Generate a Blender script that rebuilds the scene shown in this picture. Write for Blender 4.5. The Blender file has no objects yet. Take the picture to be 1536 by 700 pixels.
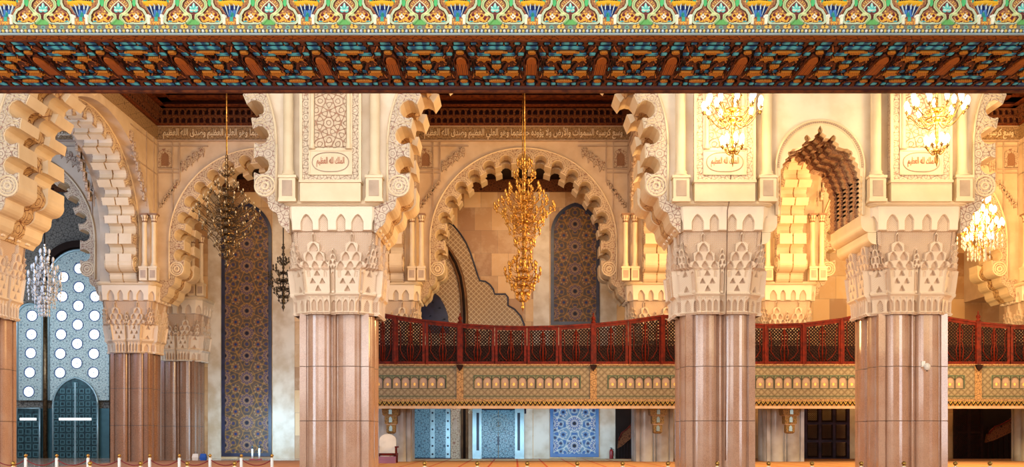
import bpy, bmesh, math, random
import numpy as np
from mathutils import Vector, Matrix
from mathutils.geometry import tessellate_polygon
random.seed(7)
PI = math.pi
sc = bpy.context.scene
COL = sc.collection
EYE, HOR, VPX, F = 1.6, 652.0, 772.0, 1500.0
def WX(px, Y): return (px - VPX) * Y / F
def WZ(py, Y): return EYE + (HOR - py) * Y / F
def P(px, py, Y): return Vector((WX(px, Y), Y, WZ(py, Y)))

# ------------------------------------------------------------------ objects
def put(name, me, mat=None, parent=None, loc=None):
    o = bpy.data.objects.new(name, me); COL.objects.link(o)
    if parent is not None: o.parent = parent
    if loc is not None: o.location = loc
    if mat is not None and me is not None and hasattr(me, 'materials') and not me.materials:
        me.materials.append(mat)
    return o
def tag(o, label=None, cat=None, group=None, kind=None):
    if label: o['label'] = label
    if cat: o['category'] = cat
    if group: o['group'] = group
    if kind: o['kind'] = kind
    return o
def root(name, loc, label, cat, group=None, rotz=0.0):
    o = bpy.data.objects.new(name, None); COL.objects.link(o)
    o.location = loc; o.rotation_euler = (0, 0, rotz); o.empty_display_size = .2
    return tag(o, label, cat, group)
def kids(o): return [c for c in bpy.data.objects if c.parent == o]
_tree = {}
def copy_tree(o, label, loc=None, rotz=None, group=None, scale=None):
    if o.name not in _tree:
        t = []
        for c in kids(o): t.append((c, kids(c)))
        _tree[o.name] = t
    r = o.copy(); COL.objects.link(r); r['label'] = label
    if loc is not None: r.location = loc
    if rotz is not None: r.rotation_euler = (0, 0, rotz)
    if scale is not None: r.scale = scale
    if group: r['group'] = group
    for c, gs in _tree[o.name]:
        c2 = c.copy(); COL.objects.link(c2); c2.parent = r
        for g in gs:
            g2 = g.copy(); COL.objects.link(g2); g2.parent = c2
    return r

class MB:
    def __init__(s): s.v = []; s.f = []; s.sm = []
    def add(s, vs, fs, smooth=False):
        n = len(s.v); s.v += [tuple(v) for v in vs]
        for f in fs: s.f.append(tuple(i + n for i in f)); s.sm.append(smooth)
        return s
    def box(s, x0, x1, y0, y1, z0, z1):
        vs = [(x0,y0,z0),(x1,y0,z0),(x1,y1,z0),(x0,y1,z0),(x0,y0,z1),(x1,y0,z1),(x1,y1,z1),(x0,y1,z1)]
        return s.add(vs, [(0,3,2,1),(4,5,6,7),(0,1,5,4),(1,2,6,5),(2,3,7,6),(3,0,4,7)])
    def tube(s, pts, r, n=6, closed=False, rad=None):
        pts = [Vector(p) for p in pts]; m = len(pts); vs = []; up0 = Vector((0.13, 0.21, 1)).normalized()
        for i, p in enumerate(pts):
            a = pts[(i-1) % m] if (closed or i > 0) else p
            b = pts[(i+1) % m] if (closed or i < m-1) else p
            t = (b - a); t = t.normalized() if t.length > 1e-9 else Vector((0,0,1))
            u = t.cross(up0)
            if u.length < .15: u = t.cross(Vector((1, .3, 0)))
            u.normalize(); w = t.cross(u).normalized()
            rr = rad[i] if rad else r
            for k in range(n):
                an = 2*PI*k/n; vs.append(p + u*math.cos(an)*rr + w*math.sin(an)*rr)
        fs = []
        for i in range(m if closed else m-1):
            j = (i+1) % m
            for k in range(n):
                l = (k+1) % n; fs.append((i*n+k, i*n+l, j*n+l, j*n+k))
        if not closed: fs += [tuple(range(n))[::-1], tuple(range((m-1)*n, m*n))]
        return s.add(vs, fs, True)
    def lathe(s, prof, n=16, c=(0,0,0), smooth=True):
        vs = []; m = len(prof)
        for r, z in prof:
            for k in range(n):
                a = 2*PI*k/n; vs.append((c[0]+r*math.cos(a), c[1]+r*math.sin(a), c[2]+z))
        fs = [(i*n+k, i*n+(k+1)%n, (i+1)*n+(k+1)%n, (i+1)*n+k) for i in range(m-1) for k in range(n)]
        fs += [tuple(range(n))[::-1], tuple(range((m-1)*n, m*n))]
        return s.add(vs, fs, smooth)
    def prism(s, loops, a0, a1, axis='y', cap=True):
        """loops: outline then holes in a plane (u,z); extruded a0..a1 along y (u=x) or x (u=y)."""
        flat = [p for l in loops for p in l]
        tris = tessellate_polygon([[Vector((p[0], p[1], 0)) for p in l] for l in loops])
        n = len(flat)
        mk = (lambda u, z, a: (u, a, z)) if axis == 'y' else ((lambda u, z, a: (a, u, z)) if axis == 'x' else (lambda u, z, a: (u, z, a)))
        vs = [mk(u, z, a0) for u, z in flat] + [mk(u, z, a1) for u, z in flat]
        fs = []
        for t in tris: fs.append(tuple(t)); fs.append((t[2]+n, t[1]+n, t[0]+n))
        k = 0
        for l in loops:
            m = len(l)
            for i in range(m):
                a, b = k+i, k+(i+1) % m; fs.append((a, b, b+n, a+n))
            k += m
        return s.add(vs, fs)
    def mesh(s, name, fix=True):
        me = bpy.data.meshes.new(name); me.from_pydata(s.v, [], s.f)
        me.polygons.foreach_set('use_smooth', s.sm)
        if fix:
            bm = bmesh.new(); bm.from_mesh(me); bmesh.ops.recalc_face_normals(bm, faces=bm.faces); bm.to_mesh(me); bm.free()
        me.update(); return me
    def build(s, name, mat, parent=None, loc=None, fix=True):
        return put(name, s.mesh(name, fix), mat, parent, loc)

def grid_mesh(name, PT, col=None, wrap=False, smooth=True):
    """PT (nv,nu,3) array of points -> mesh ; col (nv,nu,3) -> colour attribute"""
    nv, nu, _ = PT.shape
    me = bpy.data.meshes.new(name)
    i = np.arange(nv*nu).reshape(nv, nu)
    if wrap: i = np.concatenate([i, i[:, :1]], 1)
    q = np.stack([i[:-1,:-1], i[:-1,1:], i[1:,1:], i[1:,:-1]], -1).reshape(-1, 4)
    me.vertices.add(nv*nu); me.vertices.foreach_set('co', PT.reshape(-1).astype(np.float32))
    nf = len(q); me.loops.add(nf*4); me.loops.foreach_set('vertex_index', q.reshape(-1).astype(np.int32))
    me.polygons.add(nf); me.polygons.foreach_set('loop_start', np.arange(0, nf*4, 4, dtype=np.int32))
    me.polygons.foreach_set('use_smooth', np.full(nf, smooth))
    me.update(calc_edges=True)
    if col is not None:
        a = me.color_attributes.new('Col', 'FLOAT_COLOR', 'POINT')
        c = np.ones((nv*nu, 4), np.float32); c[:, :3] = col.reshape(-1, 3); a.data.foreach_set('color', c.reshape(-1))
    return me
def lin(c):
    c = np.array(c, float)/255.; return np.where(c <= .04045, c/12.92, ((c+.055)/1.055)**2.4)
def L(*c): return tuple(lin(c))
def panel(w, h, nu, nv, colf, hf=None, d=1.0):
    """a vertical relief plate in xz facing -y, centred on x, z from 0"""
    U, V = np.meshgrid(np.linspace(-w/2, w/2, nu), np.linspace(0, h, nv))
    H = hf(U, V) if hf else np.zeros_like(U)
    C = np.zeros(U.shape+(3,)); C = colf(U, V, C, H)
    PT = np.stack([U, -H*d, V], -1)
    return PT, C
def cset(C, m, c):
    C[m] = lin(c)
def segd(X, Y, x0, y0, x1, y1):
    dx, dy = x1-x0, y1-y0; t = np.clip(((X-x0)*dx+(Y-y0)*dy)/(dx*dx+dy*dy+1e-12), 0, 1)
    return np.hypot(X-x0-t*dx, Y-y0-t*dy)
def poly_d(X, Y, pts):
    d = np.full(X.shape, 1e9)
    for a, b in zip(pts[:-1], pts[1:]): d = np.minimum(d, segd(X, Y, a[0], a[1], b[0], b[1]))
    return d

# ------------------------------------------------------------------ materials
class E:
    def __init__(s, nt, k): s.nt = nt; s.k = k
    def _m(s, op, *a):
        n = s.nt.nodes.new('ShaderNodeMath'); n.operation = op
        for i, x in enumerate((s,)+a):
            if isinstance(x, E): s.nt.links.new(x.k, n.inputs[i])
            else: n.inputs[i].default_value = float(x)
        return E(s.nt, n.outputs[0])
    def __add__(s, o): return s._m('ADD', o)
    __radd__ = __add__
    def __sub__(s, o): return s._m('SUBTRACT', o)
    def __rsub__(s, o): return (s*-1.)+o
    def __mul__(s, o): return s._m('MULTIPLY', o)
    __rmul__ = __mul__
    def __truediv__(s, o): return s._m('DIVIDE', o)
    def sin(s): return s._m('SINE')
    def cos(s): return s._m('COSINE')
    def abs(s): return s._m('ABSOLUTE')
    def mod(s, o): return s._m('FLOORED_MODULO', o)
    def lt(s, o): return s._m('LESS_THAN', o)
    def gt(s, o): return s._m('GREATER_THAN', o)
    def min(s, o): return s._m('MINIMUM', o)
    def max(s, o): return s._m('MAXIMUM', o)
    def atan2(s, o): return s._m('ARCTAN2', o)
    def sqrt(s): return s._m('SQRT')
    def floor(s): return s._m('FLOOR')
    def ss(s, a, b):
        n = s.nt.nodes.new('ShaderNodeMapRange'); n.interpolation_type = 'SMOOTHSTEP'
        s.nt.links.new(s.k, n.inputs[0]); n.inputs[1].default_value = a; n.inputs[2].default_value = b
        return E(s.nt, n.outputs[0])
class Mat:
    def __init__(s, name, rough=.6, metal=0., spec=.5):
        s.m = bpy.data.materials.new(name); s.m.use_nodes = True; s.nt = s.m.node_tree
        s.b = s.nt.nodes['Principled BSDF']; s.b.inputs['Roughness'].default_value = rough
        s.b.inputs['Metallic'].default_value = metal; s.b.inputs['Specular IOR Level'].default_value = spec
        s._g = None
    def geo(s):
        """box-projected metres: u along the wall, v up (or y on floors)"""
        if s._g: return s._g
        tc = s.nt.nodes.new('ShaderNodeTexCoord'); sp = s.nt.nodes.new('ShaderNodeSeparateXYZ'); s.nt.links.new(tc.outputs['Object'], sp.inputs[0])
        x, y, z = (E(s.nt, sp.outputs[i]) for i in range(3))
        sn = s.nt.nodes.new('ShaderNodeSeparateXYZ'); s.nt.links.new(tc.outputs['Normal'], sn.inputs[0])
        nx, nz = E(s.nt, sn.outputs[0]).abs().gt(.7), E(s.nt, sn.outputs[2]).abs().gt(.7)
        u = x + (y-x)*nx; v = z + (y-z)*nz
        s._g = (u, v, x, y, z, tc); return s._g
    def noise(s, sc_, det=3, vec=None, rough=.5, out=0):
        n = s.nt.nodes.new('ShaderNodeTexNoise'); n.inputs['Scale'].default_value = sc_; n.inputs['Detail'].default_value = det
        n.inputs['Roughness'].default_value = rough
        s.nt.links.new(vec if vec else s.geo()[5].outputs['Object'], n.inputs['Vector']); return E(s.nt, n.outputs[out])
    def mix(s, f, a, b):
        n = s.nt.nodes.new('ShaderNodeMix'); n.data_type = 'RGBA'
        def lk(x, i):
            if isinstance(x, E): s.nt.links.new(x.k, n.inputs[i])
            elif isinstance(x, (tuple, list)): n.inputs[i].default_value = (*x[:3], 1)
            else: n.inputs[i].default_value = x
        lk(f, 0); lk(a, 6); lk(b, 7); return E(s.nt, n.outputs[2])
    def vec(s, x, y, z=0.):
        n = s.nt.nodes.new('ShaderNodeCombineXYZ')
        for i, q in enumerate((x, y, z)):
            if isinstance(q, E): s.nt.links.new(q.k, n.inputs[i])
            else: n.inputs[i].default_value = q
        return n.outputs[0]
    def color(s, c):
        if isinstance(c, E): s.nt.links.new(c.k, s.b.inputs['Base Color'])
        else: s.b.inputs['Base Color'].default_value = (*c[:3], 1)
        return s
    def rough(s, e): s.nt.links.new(e.k, s.b.inputs['Roughness']); return s
    def bump(s, h, dist=.03, st=1.):
        n = s.nt.nodes.new('ShaderNodeBump'); n.inputs['Distance'].default_value = dist; n.inputs['Strength'].default_value = st
        s.nt.links.new(h.k, n.inputs['Height']); s.nt.links.new(n.outputs[0], s.b.inputs['Normal']); return s
    def attr(s):
        n = s.nt.nodes.new('ShaderNodeAttribute'); n.attribute_name = 'Col'; return E(s.nt, n.outputs['Color'])
def quasi(u, v, k):
    """eight-fold star interlace field, about -4..4"""
    q = .70710678*k
    return (u*k).cos() + (v*k).cos() + ((u+v)*q).cos() + ((u-v)*q).cos()
def plain(name, c, rough=.6, metal=0., c2=None, sc_=2., bump=0.):
    m = Mat(name, rough, metal)
    n = m.noise(sc_, 4)
    c2 = c2 or tuple(x*.82 for x in c)
    m.color(m.mix(n.ss(.35, .7), c, c2))
    if bump: m.bump(n, bump, .6)
    return m.m
def mat_carved(name, base, line, k=14., dist=.035, w=.42, rough=.62):
    m = Mat(name, rough); u, v, *_ = m.geo()
    wv = m.noise(2.2, 2)*.5
    f = quasi(u+wv*.25, v+wv*.2, k); g = f.abs()
    msk = g.ss(w*.35, w*1.6)
    fine = ((u*k*2.7).sin()*(v*k*2.7).sin()).abs()
    c = m.mix(msk, line, base); n = m.noise(1.3, 4)
    c = m.mix(n.ss(.3, .75)*.35, c, tuple(x*.8 for x in base))
    m.color(c); m.bump(msk + fine*.35, dist, .9); return m.m
def mat_lattice(name, base, line, k=22.):
    m = Mat(name, .6); u, v, *_ = m.geo()
    a = ((u+v)*k).sin().abs(); b = ((u-v)*k).sin().abs(); f = a.min(b)
    m.color(m.mix(f.ss(.15, .45), base, line)); m.bump(f*-1., .03, .8); return m.m

CREAM = L(232, 214, 186)
M = {}
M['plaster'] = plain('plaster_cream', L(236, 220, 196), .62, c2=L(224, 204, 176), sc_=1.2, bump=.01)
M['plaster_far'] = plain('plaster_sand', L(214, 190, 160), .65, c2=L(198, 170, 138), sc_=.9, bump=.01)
M['stone'] = plain('smooth_limestone', L(232, 210, 174), .5, c2=L(222, 198, 160), sc_=1., bump=.003)
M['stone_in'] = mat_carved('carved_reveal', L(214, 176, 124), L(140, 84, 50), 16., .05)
M['carved'] = mat_carved('carved_stucco', L(236, 216, 192), L(186, 136, 118), 30., .05)
M['carved_fine'] = mat_carved('carved_stucco_fine', L(232, 212, 184), L(184, 142, 114), 34., .03)
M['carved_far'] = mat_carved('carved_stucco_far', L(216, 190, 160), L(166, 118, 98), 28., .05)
M['field'] = mat_lattice('lattice_stucco', L(226, 206, 178), L(176, 142, 112), 24.)
M['frame_line'] = plain('taupe_moulding', L(186, 160, 136), .6)
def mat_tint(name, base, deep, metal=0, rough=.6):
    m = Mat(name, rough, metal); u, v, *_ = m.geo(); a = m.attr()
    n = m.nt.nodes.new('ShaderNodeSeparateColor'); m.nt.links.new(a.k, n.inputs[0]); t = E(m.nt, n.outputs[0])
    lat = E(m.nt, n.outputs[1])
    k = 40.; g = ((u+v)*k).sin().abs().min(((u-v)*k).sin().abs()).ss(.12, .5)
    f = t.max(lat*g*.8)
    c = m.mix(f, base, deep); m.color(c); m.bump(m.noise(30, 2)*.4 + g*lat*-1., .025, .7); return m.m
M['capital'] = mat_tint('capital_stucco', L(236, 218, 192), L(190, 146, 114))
def mat_granite():
    m = Mat('polished_granite', .18, 0, .6); u, v, x, y, z, tc = m.geo()
    n = m.noise(26, 5, rough=.75); w = m.noise(1.1, 3)
    c = m.mix(n.ss(.3, .75), L(188, 148, 120), L(152, 114, 92)); c = m.mix(w.ss(.35, .7)*.4, c, L(194, 168, 148))
    j = ((z-2.17).mod(2.2)-1.1).abs().gt(1.085)
    m.color(m.mix(j, c, L(112, 84, 68))); m.rough(w*.08+.1 + j*.4); m.bump(j*-1., .01); return m.m
M['granite'] = mat_granite()
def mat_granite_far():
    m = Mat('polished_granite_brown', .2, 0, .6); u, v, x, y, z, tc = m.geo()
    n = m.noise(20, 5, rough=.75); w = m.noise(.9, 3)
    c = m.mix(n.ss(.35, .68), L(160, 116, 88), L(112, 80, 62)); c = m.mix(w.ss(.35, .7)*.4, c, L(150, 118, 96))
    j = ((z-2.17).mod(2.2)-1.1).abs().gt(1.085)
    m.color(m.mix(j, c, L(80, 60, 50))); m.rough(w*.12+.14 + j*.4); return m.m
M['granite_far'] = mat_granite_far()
M['granite_bluelit'] = plain('bluelit_granite', L(194, 198, 198), .2, c2=L(160, 156, 150), sc_=.8)  # granite with pale blue reflected light put into its colour
def mat_blocks():
    m = Mat('travertine_blocks', .42); u, v, *_ = m.geo()
    br = m.nt.nodes.new('ShaderNodeTexBrick'); m.nt.links.new(m.vec(u, v), br.inputs['Vector'])
    br.inputs['Scale'].default_value = 1.; br.inputs['Brick Width'].default_value = 1.15; br.inputs['Row Height'].default_value = 1.55
    br.inputs['Mortar Size'].default_value = .008; br.offset = .37; br.inputs['Bias'].default_value = -.1
    br.inputs['Color1'].default_value = (*L(224, 182, 128), 1); br.inputs['Color2'].default_value = (*L(146, 98, 58), 1)
    br.inputs['Mortar'].default_value = (*L(130, 98, 70), 1)
    n = m.noise(.8, 5, rough=.65); c = m.mix(n.ss(.45, .65)*.3, E(m.nt, br.outputs[0]), L(226, 200, 166)); m.color(c)
    return m.m
M['blocks'] = mat_blocks()
M['marble_pale'] = plain('pale_marble', L(216, 202, 182), .3, c2=L(186, 162, 132), sc_=.9)
def mat_attr(name, rough=.5, metal=0., bump=0.):
    m = Mat(name, rough, metal); c = m.attr(); n = m.noise(18, 3)
    m.color(m.mix(n.ss(.3, .7)*.25, c, m.mix(.55, c, (0.05, .04, .03))))
    if bump: m.bump(n, bump, .5)
    return m.m
M['painted'] = mat_attr('painted_wood', .45)
M['soffit'] = mat_attr('carved_cedar', .5)
M['zellij'] = mat_attr('zellij_tiles', .3)
M['fascia'] = mat_attr('painted_fascia', .5)
M['moulding_brown'] = plain('cedar_moulding', L(120, 60, 30), .45, c2=L(70, 30, 20), sc_=6)
M['moulding_plum'] = plain('plum_moulding', L(70, 46, 60), .4)
M['moulding_gold'] = mat_carved('gilt_wood_edge', L(176, 92, 30), L(80, 30, 14), 40., .02)
M['moulding_blue'] = plain('slate_blue_moulding', L(150, 170, 168), .4)
M['wood_red'] = plain('red_mahogany', L(98, 26, 12), .5, c2=L(66, 16, 9), sc_=5)
M['wood_dark'] = plain('dark_walnut', L(38, 15, 12), .65, c2=L(20, 9, 9), sc_=5)
M['wood_purple'] = plain('stained_lattice_wood', L(58, 44, 66), .4, c2=L(34, 26, 40))
M['dark'] = plain('dark_timber', L(34, 20, 14), .6)  # near-black brown, slightly mottled
M['cornice'] = mat_carved('carved_cedar_cornice', L(122, 72, 44), L(34, 18, 22), 34., .03)
M['cornice_deep'] = plain('cedar_recess', L(60, 22, 20), .6)
M['ceiling'] = mat_carved('painted_cedar_ceiling', L(122, 62, 38), L(44, 40, 46), 9., .04)
M['frieze_gold'] = mat_carved('stucco_frieze_ground', L(166, 132, 92), L(112, 84, 58), 26., .03)
M['frieze_text'] = plain('raised_script_stucco', L(236, 214, 180), .5)
M['brass'] = plain('brass', L(210, 164, 86), .34, 1., c2=L(140, 98, 44), sc_=8)
M['bronze'] = plain('aged_bronze', L(112, 92, 66), .3, .9, c2=L(80, 62, 44), sc_=8)
M['silver'] = plain('silvered_metal', L(200, 200, 196), .25, .9)
M['iron'] = plain('dark_bronze', L(58, 50, 42), .35, .8)
def mat_emit(name, c, s, base=None):
    m = Mat(name, .3); m.color(base or c); m.b.inputs['Emission Color'].default_value = (*c, 1); m.b.inputs['Emission Strength'].default_value = s; return m.m
M['bulb'] = mat_emit('lit_bulb', (1., .92, .74), 3.5)
M['bulb_off'] = plain('frosted_glass', L(176, 160, 130), .2)
M['crystal'] = plain('cut_crystal', L(226, 226, 222), .08)
M['window'] = mat_emit('daylit_glass', (.86, .93, 1.), 3.2)
M['slot'] = mat_emit('daylit_slot', (.9, .96, 1.), 1.6)
M['carpet'] = None
def mat_carpet():
    m = Mat('striped_carpet', .85); u, v, x, y, z, tc = m.geo()
    s = (x-.1).mod(1.46); line = s.lt(.1); n = m.noise(9, 3)
    c = m.mix(n, L(200, 152, 102), L(182, 132, 84)); m.color(m.mix(line, c, L(170, 70, 30))); return m.m
M['carpet'] = mat_carpet()
def mat_floor():
    m = Mat('polished_floor_marble', .16); u, v, x, y, z, tc = m.geo()
    j = x.mod(1.2).lt(.02).max(y.mod(1.2).lt(.02)); n = m.noise(1.2, 4)
    m.color(m.mix(j, m.mix(n, L(190, 166, 144), L(168, 140, 118)), L(120, 96, 80))); return m.m
M['floor'] = mat_floor()
M['rope'] = plain('burgundy_rope', L(120, 30, 34), .8)
def mat_bluetile(name, a, b, k=9.):
    m = Mat(name, .25); u, v, *_ = m.geo(); f = quasi(u, v, k)
    msk = f.abs().ss(.15, .5); c = m.mix(msk, b, a); c = m.mix(f.gt(2.6), c, L(60, 66, 80)); m.color(c); m.bump(msk, .02); return m.m
M['tile_blue'] = mat_bluetile('star_carved_metal', L(104, 144, 160), L(40, 76, 100), 26.)
M['tile_grille'] = mat_bluetile('pale_grille_stucco', L(170, 186, 184), L(120, 144, 150), 28.)
M['grey_carved'] = mat_carved('grey_carved_wall', L(128, 122, 112), L(70, 66, 62), 22., .05)
M['metal_door'] = plain('teal_bronze_door', L(46, 78, 84), .35, .5, c2=L(26, 44, 52), sc_=4)
M['metal_trim'] = plain('pale_titanium_trim', L(150, 178, 186), .3, .4)
M['diaper'] = mat_lattice('diaper_stucco', L(208, 184, 150), L(160, 130, 98), 9.)
M['brown_stone'] = plain('brown_stone_moulding', L(126, 88, 58), .35, c2=L(92, 62, 42))
M['gilt'] = mat_carved('olive_gilding', L(150, 122, 74), L(62, 48, 30), 40., .02)
M['ring_blue'] = plain('slate_blue_ring', L(74, 96, 140), .4)
M['rose_rib'] = mat_carved('rose_rib', L(200, 150, 108), L(132, 66, 44), 40., .03)
M['stud'] = plain('dark_stud', L(24, 30, 44), .3, .5)
M['red'] = plain('red_enamel', L(150, 26, 30), .3)
M['white'] = plain('white_enamel', L(232, 230, 224), .4)
M['blue_fabric'] = plain('blue_fabric', L(30, 90, 190), .7)
M['mauve'] = plain('mauve_paint', L(150, 96, 124), .5)
M['black'] = plain('black_plastic', L(18, 18, 22), .4)

for k_ in ('wood_red', 'wood_dark', 'wood_purple', 'soffit', 'zellij', 'fascia', 'moulding_brown', 'moulding_gold', 'painted', 'cornice', 'cornice_deep', 'ceiling', 'dark'):
    M[k_].node_tree.nodes['Principled BSDF'].inputs['Specular IOR Level'].default_value = .12
# ------------------------------------------------------------------ plan
LX = [-38.6, -22.95, -7.3, 8.33, 16.12, 31.75, 47.4]
YN, YNB, YF, YFB, YB = 40.0, 44.0, 60.0, 63.0, 68.0
ZAB = 10.85                 # top of the near capitals
ZTOP = 22.5
K = 1/37.5                  # near-plane pixel in metres
ARC_R, ARC_Z = 5.6, 13.2

def arc_pts(cx, cz, r, a0, a1, n): return [(cx+r*math.cos(math.radians(a0+(a1-a0)*i/n)), cz+r*math.sin(math.radians(a0+(a1-a0)*i/n))) for i in range(n+1)]
def scallop_right(sh=0.0, lobe_n=8):
    """right half of a scalloped intrados from the apex to the foot, relative to the arch centre (px at 1/37.5 m)"""
    pts = []; step = 12.24; rf = 176+sh; rc = 185+sh; rr = 14.
    def notch(o, n, t, half=False):
        r = []; a0 = math.degrees(math.atan2(rf-rc, math.sqrt(rr*rr-(rc-rf)**2)))
        for i in range(lobe_n+1):
            a = math.radians(180-a0 - (180-2*a0)*i/lobe_n); c, s_ = math.cos(a), math.sin(a)
            r.append((o[0]+n[0]*(rc+rr*s_)+t[0]*rr*c, o[1]+n[1]*(rc+rr*s_)+t[1]*rr*c))
        return r
    for k in range(8):
        th = math.radians(90-step*k); n = (math.cos(th), math.sin(th)); t = (math.sin(th), -math.cos(th))
        q = notch((0, 0), n, t)
        if k == 0: q = q[len(q)//2:]
        pts += q
    pts += notch((0, -27-4), (1, 0), (0, -1))
    vc = (193+sh*.4, -62); pts += [(rf, -48)]
    pts += [(vc[0]+17*math.cos(math.radians(a)), vc[1]+17*math.sin(math.radians(a))) for a in range(165, 276, 15)]
    # corbelled foot: two lobes stepping out to the capital
    pts += [(196+sh*.3, -80), (197+sh*.3, -84)]
    pts += [(212+sh*.2+15*math.cos(math.radians(a)), -84+15*math.sin(math.radians(a)) - 3) for a in (180, 200, 220, 240, 258)]
    pts += [(211, -104), (212, -108)]
    pts += [(227+15*math.cos(math.radians(a)), -108+18*math.sin(math.radians(a))) for a in (180, 205, 230, 252)]
    pts += [(227, -132)]
    return [(x*K, z*K) for x, z in pts]
def ring_loop(cx, cz, sh=0.0, drop=True):
    R_ = scallop_right(sh); inner = [(cx+x, cz+z) for x, z in R_] ; innl = [(cx-x, cz+z) for x, z in R_][::-1]
    path = innl[:-1] + inner           # left foot -> apex -> right foot
    zf = R_[-1][1]+cz; xo = 6.12
    outer = [(cx+xo, zf), (cx+xo, ZAB+.05), (cx+ARC_R, ZAB+.05)] + arc_pts(cx, cz, ARC_R, 0, 180, 48) + [(cx-ARC_R, ZAB+.05), (cx-xo, ZAB+.05), (cx-xo, zf)]
    return path + outer
def arch_meshes(axis):
    """ribs, recessed band and mouldings of the scalloped arch, centre at origin in u; thickness set per call"""
    pass
_arch_cache = {}
def scalloped_arch(name, label, cu, base, thick, axis='y', group=None, matf='carved', faces=(0,), lobes_mould=True):
    """axis 'y': opening seen along y, front face at y=base; axis 'x': front face at x=base, going to base+thick"""
    sgn = 1 if thick > 0 else -1; T = abs(thick)
    key = (axis, thick, matf, faces)
    loc = (cu, base, 0) if axis == 'y' else (base, cu, 0)
    if key in _arch_cache: return copy_tree(_arch_cache[key], label, loc)
    r = root(name, loc, label, 'arch', group)
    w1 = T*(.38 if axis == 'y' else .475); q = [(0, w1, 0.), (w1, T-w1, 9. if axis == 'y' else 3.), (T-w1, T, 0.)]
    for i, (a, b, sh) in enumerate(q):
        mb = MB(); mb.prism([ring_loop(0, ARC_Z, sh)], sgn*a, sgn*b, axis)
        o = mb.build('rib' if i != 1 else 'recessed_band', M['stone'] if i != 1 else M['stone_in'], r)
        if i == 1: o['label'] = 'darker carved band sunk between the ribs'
    # carved faceplates sit on the outer faces of the ribs
    def mk(u, z, a): return (u, a, z) if axis == 'y' else (a, u, z)
    for fi in faces:
        a = -.05*sgn if fi == 0 else sgn*T; b = 0. if fi == 0 else sgn*(T+.05)
        loop = ring_loop(0, ARC_Z, 1.5)
        mb = MB(); mb.prism([loop], a, b, axis); mb.build('carved_face', M[matf], r)
        yy = a if fi == 0 else b; mb = MB()
        mb.tube([mk(ARC_R*math.cos(t)*1.0, ARC_Z+ARC_R*math.sin(t), yy) for t in [PI*i/48 for i in range(49)]], .05, 6)
        for s_ in (-1, 1): mb.tube([mk(s_*ARC_R, ARC_Z, yy), mk(s_*ARC_R, ZAB+.1, yy)], .05, 6)
        for off, rad in ((4.5, .022), (9., .015)):
            for k in range(-7, 8):
                th = math.radians(90-12.24*k); n = (math.cos(th), math.sin(th)); t = (math.sin(th), -math.cos(th))
                pts = []
                for i in range(11):
                    al = math.radians(200-220*i/10); rr = 14+off
                    if 185+rr*math.sin(al) > 208: rr = (208-185)/max(math.sin(al), .1)
                    u_ = (n[0]*(185+rr*math.sin(al))+t[0]*rr*math.cos(al))*K; v_ = (n[1]*(185+rr*math.sin(al))+t[1]*rr*math.cos(al))*K
                    pts.append(mk(u_, ARC_Z+v_, yy))
                mb.tube(pts, rad, 4)
        mb.build('moulding', M['stone'], r)
        for s_ in (-1, 1):
            vc = (s_*193*K, ARC_Z-62*K); mb = MB()
            for rr, tb in ((15, .045), (10.5, .03), (5, .05)):
                mb.tube([mk(vc[0]+rr*K*math.cos(2*PI*i/24), vc[1]+rr*K*math.sin(2*PI*i/24), yy) for i in range(24)], tb, 6, closed=True)
            mb.build('volute', M['stone'], r)
    _arch_cache[key] = r
    return r
def wall_over_arch(name, u0, u1, cu, a0, a1, axis, mat, zt=ZTOP, zb=ZAB, ku=1.):
    pts = [(u0, zt), (u0, zb), (cu-ARC_R*ku, zb)] + [(cu+x*ku, z) for x, z in arc_pts(0, ARC_Z, ARC_R, 180, 0, 48)] + [(cu+ARC_R*ku, zb), (u1, zb), (u1, zt)]
    mb = MB(); mb.prism([pts], a0, a1, axis); o = mb.build(name, mat); o['kind'] = 'structure'; return o

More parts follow.
